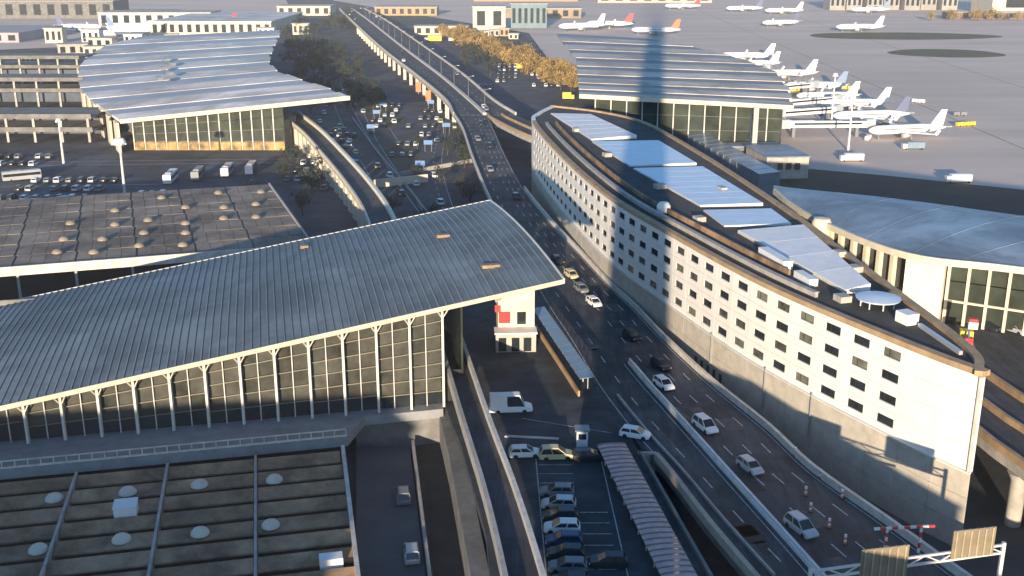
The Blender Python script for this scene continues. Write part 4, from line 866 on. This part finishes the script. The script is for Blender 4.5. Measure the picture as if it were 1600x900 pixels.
# apron vehicles
for i in range(16):
    x, y = R.uniform(118, 205), R.uniform(395, 640); c = i % 4
    o = thing('apron_vehicle', '%s baggage cart on the apron among the stands' % ['white', 'yellow', 'grey', 'blue'][c], 'cart', (x, y, GZ + .03), 'carts on the apron', R.uniform(0, 3))
    for k in range(2 + i % 2):
        mb = MB(); mb.box((3.2 * k, 0, 1.1), (2.7, 1.6, 1.5)); inst('cart_box', mb.mesh('cart_box', [WHITE, YELL, GREY, BLUE][c]), o, (0, 0, 0)); inst('wheel', CARM['wheel'], o, (3.2 * k, -.7, .33)); inst('wheel', CARM['wheel'], o, (3.2 * k, .7, .33))
for x, y, m, lb in ((150, 404, TEAL, 'blue apron tractor with trailer near the closest airliner'), (143, 343, CARW, 'white service truck alone on the apron'), (120, 380, CARW, 'white apron van beside the dark service road'), (160, 445, YELL, 'yellow baggage tug between two airliners'), (128, 520, ORANGE, 'orange loader beside the third airliner')):
    o = thing('apron_vehicle', lb, 'truck', (x, y, GZ + .03)); mb = MB(); mb.box((x, y, GZ + 1.7), (6.5, 2.4, 2.2)); mb.build('body', m, o); mb = MB(); mb.box((x - 4, y, GZ + 1.3), (1.6, 2.2, 1.7)); mb.build('cab', WHITE, o)
    for sx in (-3.6, 2.3):
        for sy in (-1, 1): inst('wheel', CARM['wheel'], o, (sx, sy * 1.1, .35))

# ------------------------------------------------------------------ far buildings
def block(label, x, y, sx, sy, h, m, n, rot=0, roofm=None, cat='building', name='building'):
    b = thing(name, label, cat, (x, y, GZ)); mb = MB(); mb.box((x, y, GZ + h / 2), (sx, sy, h), rot); mb.build('wall', m, b)
    mb = MB(); mb.box((x, y, GZ + h + .35), (sx + 1.5, sy + 1.5, .7), rot); mb.build('roof', roofm or CONC, b)
    ca, sa = math.cos(rot), math.sin(rot)
    for i in range(n):
        dx = -sx / 2 + sx * (i + .5) / n; dy = -sy / 2 - .05
        mb = MB(); mb.box((x + dx * ca - dy * sa, y + dx * sa + dy * ca, GZ + h * .52), (sx / n * .5, .5, h * .62), rot); mb.build('window', GLASS, b)
    return b
LIL = mat('lilac_roof_sheet', (.36, .32, .34), .7, .15, .03)
block('beige windowless block beside the autumn trees', -21, 1045, 30, 25, 21, CREAM, 2)
block('dark teal glazed building among the far airliners', 16, 1075, 34, 22, 22, mat('teal_wall', (.10, .17, .20), .5, .2, .1), 6)
block('low cream shed behind the yellow trucks', -62, 985, 46, 16, 7, CREAM, 6)
block('huge beige hangar beyond the apron', 585, 1330, 62, 60, 34, CREAM, 1)
for i in range(7):
    block('tall dark hangar bay with pale piers beyond the apron, %s' % ['first from the beige hangar', 'second from the beige hangar', 'third from the beige hangar', 'fourth from the beige hangar', 'fifth from the beige hangar', 'sixth from the beige hangar', 'last from the beige hangar'][i], 538 - 23 * i, 1400 + 8 * (i % 2), 19, 30, 26 + 5 * (i % 3 == 1), mat('hangar_grey', (.30, .29, .27), .8, .2, .1), 3)
block('low brown building along the far edge of the grass', 560, 1210, 190, 12, 7, mat('brown_brick', (.17, .12, .09), .9, .2, .2), 12)
block('grey cargo shed beyond the far row of airliners', 200, 1600, 160, 40, 14, CONC, 8)
block('brown warehouse beside the grey cargo shed', 20, 1650, 150, 40, 12, TAN, 8)
block('lilac-roofed flat hall beyond the far lot', -440, 940, 90, 90, 7, LIL, 8, 0, LIL)
block('grey-roofed wide hall beyond the pale striped roof', -262, 1050, 105, 150, 11, CREAM, 14, 0, SILV)
block('cream low terminal behind the parked airliners', -350, 1120, 110, 40, 12, mat('cream_far', (.7, .66, .56), .8, .1, .05), 10)
block('teal-windowed block behind the cream low terminal', -520, 1240, 180, 50, 18, CONCD, 12)
block('low ochre hall at the far end of the viaduct', -120, 1290, 70, 40, 9, TAN, 8)
block('cream store beside the far viaduct end', -235, 1290, 60, 40, 10, CREAM, 6)
block('brown flat hall behind the autumn trees', 30, 1240, 90, 40, 10, mat('brown_far', (.30, .23, .16), .85, .2, .05), 8)
for i, (x, y) in enumerate(((-210, 960), (-185, 985), (-330, 880), (-300, 900), (-290, 860), (-365, 895))):
    block(['small white hut next to the wide grey hall', 'small cream hut at the viaduct side of the wide grey hall', 'white kiosk near the parked far airliners', 'cream kiosk before the parked far airliners', 'pale hut by the striped roof corner', 'pale shed before the lilac hall'][i], x, y, 14, 10, 7 + i % 3 * 2, [WHITE, CREAM][i % 2], 3)

# stacked deck structure at the far left
ds = thing('deck_structure', 'open stacked deck structure with rows of columns beside the striped terminal', 'building', (-200, 470, GZ))
for k, (y, z) in enumerate(((415, -1.0), (415, 4.0), (512, 2.0), (512, 7.0), (600, 4), (600, 9))):
    x1 = -160 - (y - 415) * .40; mb = MB(); mb.box((x1 - 65, y + 14, z), (130, 26, .8)); mb.build('floor_slab', CONCD, ds)
    mb = MB(); mb.box((x1 - 65, y + .8, z + .9), (130, .3, 1.0)); mb.build('rail', CONCD, ds)
    for j in range(13):
        mb = MB(); mb.box((x1 - 2 - 10.4 * j, y + 2.5, (z + (GZ if k % 2 == 0 else z - 5)) / 2), (.9, .9, z - (GZ if k % 2 == 0 else z - 5) - .8)); mb.build('column', CONC, ds)
for k, y in enumerate((415, 512, 600)):
    x1 = -160 - (y - 415) * .40; mb = MB(); mb.box((x1 - 65, y + 26, (GZ + 2) / 2), (128, .5, 8 - GZ - 6)); mb.build('back_wall', mat('deck_blue_wall', (.07, .09, .13), .7, .3, .1), ds)
# floodlight masts
def mast(x, y, h, label, r_=.7):
    o = thing('light_mast', label, 'lamp', (x, y, GZ)); mb = MB(); mb.lathe([(.01, 0), (.45, 0), (.28, h), (.01, h)], (x, y, GZ), 8); mb.build('pole', STEEL, o)
    mb = MB(); mb.lathe([(.01, h - .8 * r_), (1.1 * r_, h - .6 * r_), (1.4 * r_, h), (1.0 * r_, h + .8 * r_), (.01, h + r_)], (x, y, GZ), 12); hd = mb.build('lamp_head', WHITE, o, True)
    for k in range(6): t = k * math.pi / 3; mb = MB(); mb.box((x + 1.3 * r_ * math.cos(t), y + 1.3 * r_ * math.sin(t), GZ + h - .5), (.4, .4, .4), t); mb.build('floodlight', LAMPM, hd)
mast(-118.2, 327.2, 15.7, 'white ball-headed light mast behind the domed car park', 1.4)
mast(-156, 376, 15, 'tan light mast standing below the deck structure')
mast(124, 400, 20, 'slim light mast at the corner of the striped terminal apron')
mast(133, 455, 22, 'slim light mast between two boarding bridges')

for i, (x, y, sx, sy, h) in enumerate([(R.uniform(-260, -165), R.uniform(640, 900), R.uniform(8, 22), R.uniform(6, 16), R.uniform(3, 8)) for _ in range(9)]):
    block('%s %s shed in the yard beyond the deck structure' % (['low', 'wide', 'small'][i % 3], ['cream', 'grey', 'brown'][i // 3]), x - 70, y, sx, sy, h, [CREAM, CONC, TAN][i // 3], 3, R.uniform(-.3, .3))
for i in range(7):
    x, y = -52 + i * 9 + R.uniform(-2, 2), 945 + R.uniform(-15, 25); block(['low cream depot at the end of the autumn belt', 'low grey depot at the end of the autumn belt', 'brown depot shed behind the yellow trucks', 'cream depot shed behind the yellow trucks', 'grey depot shed before the beige block', 'small brown hut before the beige block', 'small cream hut before the teal glazed building'][i], x, y, 8, 8, 4 + i % 3, [CREAM, CONC, TAN, CREAM, CONC, TAN, CREAM][i], 2)
for i in range(9):
    x, y = R.uniform(-60, -20), R.uniform(300, 520); o = thing('road_sign', 'blue direction sign on posts along the low-level roads', 'sign', (x, y, GZ), 'direction signs on the low-level roads')
    mb = MB(); mb.box((x, y, GZ + 3.6), (3.2, .12, 1.6)); mb.build('sign_panel', BLUE, o)
    for sx in (-1.2, 1.2): mb = MB(); mb.box((x + sx, y + .12, GZ + 2), (.12, .12, 4)); mb.build('post', GREY, o)
# ------------------------------------------------------------------ trees
def tree_mesh(seed, leaf):
    r = random.Random(seed); tr = MB(); tr.lathe([(.01, 0), (.28, 0), (.16, 3.0), (.06, 6), (.01, 6.2)], n=7)
    for k in range(6):
        a = r.uniform(0, 6.28); z = r.uniform(2, 4.2); tr.bar((0, 0, z), (math.cos(a) * 2, math.sin(a) * 2, z + r.uniform(1, 2.2)), .12)
    cr = MB(); clumps = [(Vector((r.gauss(0, 1.25), r.gauss(0, 1.25), 4.6 + r.gauss(0, 1.2))), r.uniform(.7, 1.3)) for _ in range(16)]
    for c, rad in clumps:
        for _ in range(26):
            p = c + Vector((r.gauss(0, 1), r.gauss(0, 1), r.gauss(0, .8))) * rad * .6; a = Vector((r.uniform(-1, 1), r.uniform(-1, 1), r.uniform(-1, 1))).normalized() * r.uniform(.2, .42); b = a.cross(Vector((r.uniform(-1, 1), r.uniform(-1, 1), r.uniform(-1, 1)))).normalized() * r.uniform(.15, .3)
            cr.add([p - a, p + b, p + a, p - b], [(0, 1, 2, 3)])
    return tr.mesh('trunk', BARK), cr.mesh('crown', leaf)
TD = [tree_mesh(k, LEAFD) for k in range(4)]; TA = [tree_mesh(20 + k, LEAFA) for k in range(4)]
def tree(x, y, sc, kind, label, group, z=GZ):
    o = thing('tree', label, 'tree', (x, y, z), group, R.uniform(0, 6.28)); t = R.choice(TD if kind == 0 else TA)
    a = inst('trunk', t[0], o, (0, 0, 0)); b = inst('crown', t[1], o, (0, 0, 0)); s = sc * R.uniform(.85, 1.2); o.scale = (s, s, s * R.uniform(.9, 1.15))
for i in range(95):
    v = R.random(); y = 490 + 370 * v + R.uniform(-10, 10); x = -92 - (y - 560) * .21 + R.uniform(-22, 26)
    tree(x, y, 1.05, 0, 'dark shaded tree in the grove beside the striped roof', 'trees of the dark grove')
for i in range(150):
    v = R.random(); y = 575 + 390 * v; x = 38 - (y - 590) * .235 + R.uniform(-15, 8)
    tree(x, y, 1.25, 1, 'sunlit autumn tree in the belt between viaduct and striped terminal', 'autumn tree belt')
for i in range(24):
    x = R.uniform(430, 640); tree(x, R.uniform(1165, 1195), 1.4, 1, 'autumn tree along the low brown building beyond the apron', 'trees beyond the apron')
for i in range(14):
    tree(R.uniform(-34, 6), R.uniform(640, 860), 1.2, 0, 'dark tree in the shade between viaduct and autumn belt', 'trees in the viaduct shade')
for i in range(14):
    tree(R.uniform(-20, -9) - (i % 4) * 6, 262 + 13 * i + R.uniform(-3, 3), .75, 0, 'small dark tree on the verge beside the slip road', 'small trees by the slip road')
for i in range(12):
    tree(R.uniform(-78, -58), 300 + 7 * i + R.uniform(-3, 3), .8, 0, 'small dark tree between the car park and curved ramp', 'small trees by the curved ramp')
for i in range(18):
    tree(R.uniform(-215, -150), R.uniform(930, 1180), 1.4, 0, 'dark tree near the far end of the viaduct', 'trees at the viaduct end')

# ------------------------------------------------------------------ street furniture
sh = thing('bus_shelter', 'long blue glass shelter canopy beside the station roof end', 'shelter', (8, 171, 0)); sa_, sb_ = Vector((4.8, 188.5, 0)), Vector((11.4, 154.3, 0)); ns_ = 12; dd = (sb_ - sa_) / ns_; aa = math.atan2(dd.y, dd.x)
m = MB(); m.hexa([(-dd.length / 2 + .05, -1.1, 2.8), (dd.length / 2 - .05, -1.1, 2.8), (dd.length / 2 - .05, 1.1, 3.0), (-dd.length / 2 + .05, 1.1, 3.0)], [(-dd.length / 2 + .05, -1.1, 2.92), (dd.length / 2 - .05, -1.1, 2.92), (dd.length / 2 - .05, 1.1, 3.12), (-dd.length / 2 + .05, 1.1, 3.12)])
rp = m.mesh('canopy_panel', TEAL); m = MB(); m.box((0, .9, 1.4), (.12, .12, 2.9)); m.bar((0, -1.1, 2.75), (0, 1.1, 2.95), .12); ps_ = m.mesh('canopy_post', STEEL)
for i in range(ns_):
    c = sa_ + dd * (i + .5) - Vector((8, 171, .02)); inst('canopy_panel', rp, sh, c, aa); inst('post', ps_, sh, c - dd * .5, aa)
mb = MB(); mb.wall([(3.6, 188.2, 0), (10.2, 154.1, 0)], .0, .9, .3); tag(mb.build('kerb_wall', TAN), 'tan low wall beside the blue shelter canopy', 'wall')
# sign gantry
SIGNM = mat('sign_back', (.22, .18, .12), .6, .2, .6)
gn = thing('sign_gantry', 'overhead sign gantry with two ribbed sign backs spanning the road', 'sign gantry', (40, 97.5, 0))
pA, pB = Vector((29.6, 95.2, 5.2)), Vector((50.6, 99.6, 5.6))
for dz in (0, .9):
    mb = MB(); mb.bar(pA + Vector((0, 0, dz)), pB + Vector((0, 0, dz)), .22); mb.build('beam', STEEL, gn)
for k in range(12):
    a, b = pA.lerp(pB, k / 12), pA.lerp(pB, (k + 1) / 12); mb = MB(); mb.bar(a + Vector((0, 0, .9 * (k % 2))), b + Vector((0, 0, .9 * ((k + 1) % 2))), .12); mb.build('brace', STEEL, gn)
for p in (pA, pB): mb = MB(); mb.bar((p.x, p.y, 0), (p.x, p.y, p.z + 1.2), .35); mb.build('post', STEEL, gn)
for x0, x1, y, z0, z1 in ((34.8, 40.0, 96.3, 4.2, 7.9), (44.6, 49.4, 98.2, 5.7, 8.9)):
    mb = MB(); mb.box(((x0 + x1) / 2, y + .45, (z0 + z1) / 2), (x1 - x0, .12, z1 - z0), .2); s_ = mb.build('sign_panel', SIGNM, gn)
    for k in range(6):
        t = (k + .5) / 6; x = x0 + (x1 - x0) * t; yy = y + .45 + (x - (x0 + x1) / 2) * math.tan(.2); mb = MB(); mb.box((x - .02, yy + .14, (z0 + z1) / 2), (.16, .14, z1 - z0 - .1), .2); mb.build('stiffener', STEEL, s_)
        mb = MB(); mb.box((x, yy - .13, (z0 + z1) / 2), (.16, .12, z1 - z0 - .1), .2); mb.build('stiffener', mat('sign_rib', (.36, .30, .20), .6, .2, .6), s_)
# red and white height bar
hbm = thing('height_barrier', 'red and white striped height limit bar on two posts', 'barrier', (44, 109.5, 0)); q0, q1 = Vector((41.0, 110.1, 2.35)), Vector((47.2, 108.6, 3.6))
for k in range(10):
    mb = MB(); mb.bar(q0.lerp(q1, k / 10), q0.lerp(q1, (k + 1) / 10), .26); mb.build('bar_segment', RED if k % 2 else WHITE, hbm)
for f in (.22, .78):
    q = q0.lerp(q1, f)
    for k in range(5): mb = MB(); mb.box((q.x, q.y, q.z * (k + .5) / 5), (.24, .24, q.z / 5), .2); mb.build('post_segment', RED if k % 2 else WHITE, hbm)
# red-white delineator posts
for i, (x, y) in enumerate(((38.1, 133.7), (39.7, 127.2), (40.9, 121.7), (36.1, 118.3), (37.3, 114.5), (38.1, 110.8), (36.6, 122.5))):
    o = thing('marker_post', 'red and white marker post standing in the closed lane beside the hotel', 'post', (x, y, 0), 'marker posts in the closed lane')
    for k in range(4): mb = MB(); mb.lathe([(.01, .05 + .3 * k), (.17, .05 + .3 * k), (.17, .35 + .3 * k), (.01, .35 + .3 * k)], (x, y, 0), 8); mb.build('band', WHITE if k % 2 else ORANGE, o)
    mb = MB(); mb.box((x, y, .04), (.6, .6, .09)); mb.build('foot', BLACK, o)
# lamp posts along road and viaduct
def lamp_post(x, y, z, h, head, label, group):
    o = thing('street_lamp', label, 'street lamp', (x, y, z), group, math.radians(head)); 
    if 'lamp_pole' not in bpy.data.meshes:
        m = MB(); m.lathe([(.01, 0), (.12, 0), (.07, 9), (.01, 9)], n=8); m.bar((0, 0, 8.9), (1.8, 0, 9.3), .09); m.mesh('lamp_pole', GREY); m = MB(); m.box((2.1, 0, 9.32), (.9, .3, .14)); m.mesh('lamp_lum', LAMPM)
    inst('pole', bpy.data.meshes['lamp_pole'], o, (0, 0, 0)); inst('luminaire', bpy.data.meshes['lamp_lum'], o, (0, 0, 0))
for p in resample(vm, 45)[4:]: lamp_post(p.x, p.y, 3.9, 9, 0, 'grey street lamp on the barrier of the far viaduct', 'lamps on the far viaduct')
# roof-work platform truck on the forecourt
o = thing('work_truck', 'yellow and red work truck with raised bucket behind the hotel', 'truck', (73.9, 166.8, 2.97), None, math.radians(75))
for nm, c, sz, mm in (('chassis', (0, 0, .8), (5.2, 2.0, .5), GREY), ('cab', (2.0, 0, 1.8), (1.5, 2.0, 1.6), YELL), ('boom_base', (-1, 0, 1.7), (1.2, 1.2, 1.3), RED), ('bucket', (-3.0, 0, 5.2), (1.4, 1.4, 1.1), WHITE), ('red_bucket_panel', (-3.0, 0, 6.0), (1.2, 1.3, .5), RED)):
    mb = MB(); mb.box(c, sz); inst(nm, mb.mesh(nm, mm), o, (0, 0, 0))
mb = MB(); mb.bar((-1, 0, 2.2), (1.2, 0, 4.4), .3); mb.bar((1.2, 0, 4.4), (-2.6, 0, 5.0), .25); inst('boom', mb.mesh('boom', BLUE), o, (0, 0, 0))
for sx in (-1.7, 1.9):
    for sy in (-1, 1): inst('wheel', CARM['wheel'], o, (sx, sy * .95, .36))
# traffic barriers, gate and booth in the lot
bo = thing('ticket_booth', 'small white ticket booth at the parking lot entry', 'booth', (9.6, 137.2, 0)); mb = MB(); mb.box((9.6, 137.2, 1.15), (1.5, 1.5, 2.3)); mb.build('wall', WHITE, bo); mb = MB(); mb.box((9.6, 137.2, 2.4), (2.0, 2.0, .2)); mb.build('roof', GREY, bo); mb = MB(); mb.box((9.6, 136.43, 1.5), (1.1, .1, .8)); mb.build('window', GLASS, bo)
mb = MB(); mb.wall([(-1.0, 139.8, 0), (6.5, 138.9, 0)], 0, .14, .5); tag(mb.build('kerb', PARA), 'short pale kerb at the edge of the parking lot', 'kerb')

for i, p in enumerate(resample([Vector((72.5, 213, 0)), Vector((77, 197, 0)), Vector((84, 184, 0)), Vector((104, 176, 0))], 4.2)):
    if i % 3 == 1: tree(p.x - 1.5, p.y - 3, .42, 1, 'small brown shrub on the forecourt before the curved blue-grey roof', 'shrubs on the forecourt', 2.97)
    c = i % 4; car(p.x - 3.5, p.y - 7, 2.97, -60, [CARB, SILVERP, CARW, GREY][c], '%s car standing on the forecourt behind the hotel' % ['black', 'silver', 'white', 'grey'][c], CARM, False, 'cars on the forecourt')
# ------------------------------------------------------------------ the tower the view is taken from, and unseen blocks added to cast shade
TX = -4.2
tw = thing('control_tower', 'tall concrete control tower standing behind the viewpoint', 'tower', (TX, -14, GZ))
mb = MB(); mb.lathe([(.01, GZ), (7.0, GZ), (6.4, 22), (5.2, 50), (4.8, 116), (.01, 116)], (TX, -14, 0), 20); mb.build('shaft', CONC, tw, True)
mb = MB(); mb.lathe([(.01, 116.05), (5.2, 116.05), (8.0, 124), (8.0, 128), (.01, 128)], (TX, -14, 0), 20); mb.build('cab_base', CONC, tw)
mb = MB(); mb.lathe([(.01, 128.05), (7.4, 128.05), (8.4, 134), (.01, 134)], (TX, -14, 0), 20); mb.build('cab_glass', GLASS, tw)
mb = MB(); mb.lathe([(.01, 134.05), (8.8, 134.05), (7.8, 137), (1.6, 139), (.8, 152), (.01, 152)], (TX, -14, 0), 20); mb.build('cab_roof', CONC, tw)
block('unseen long block added to shade the near ground', -110, -30, 138, 40, 29.0, CONC, 24)  # out of view; height and end set by the shade it throws
b = thing('building', 'unseen angled block shaped to shade the hotel plinth', 'building', (24, 24, GZ)); mb = MB(); mb.prism([(10, 43), (23, 52), (39.6, 3), (25, -4)], GZ, 15.0); mb.build('wall', CONC, b)  # out of view; outline fitted to the shade line on the hotel
mb = MB(); mb.prism([(9.7, 43.2), (23.1, 52.4), (40, 2.8), (24.8, -4.4)], 15.003, 15.4); mb.build('roof', ROOFD, b)

# ------------------------------------------------------------------ haze
mb = MB(); mb.box((0, 4750, 74), (18400, 14700, 164)); hz = mb.build('haze', mat('haze_surface_placeholder', (1, 1, 1)))
hm = bpy.data.materials.new('haze'); hm.use_nodes = True; ht = hm.node_tree; ht.nodes.clear()
ho = ht.nodes.new('ShaderNodeOutputMaterial'); hv = ht.nodes.new('ShaderNodeVolumePrincipled'); hv.inputs['Color'].default_value = (.90, .90, .92, 1); hv.inputs['Density'].default_value = 0.00013; hv.inputs['Anisotropy'].default_value = 0.0
ht.links.new(hv.outputs[0], ho.inputs['Volume']); hz.data.materials.clear(); hz.data.materials.append(hm); hz['kind'] = 'stuff'
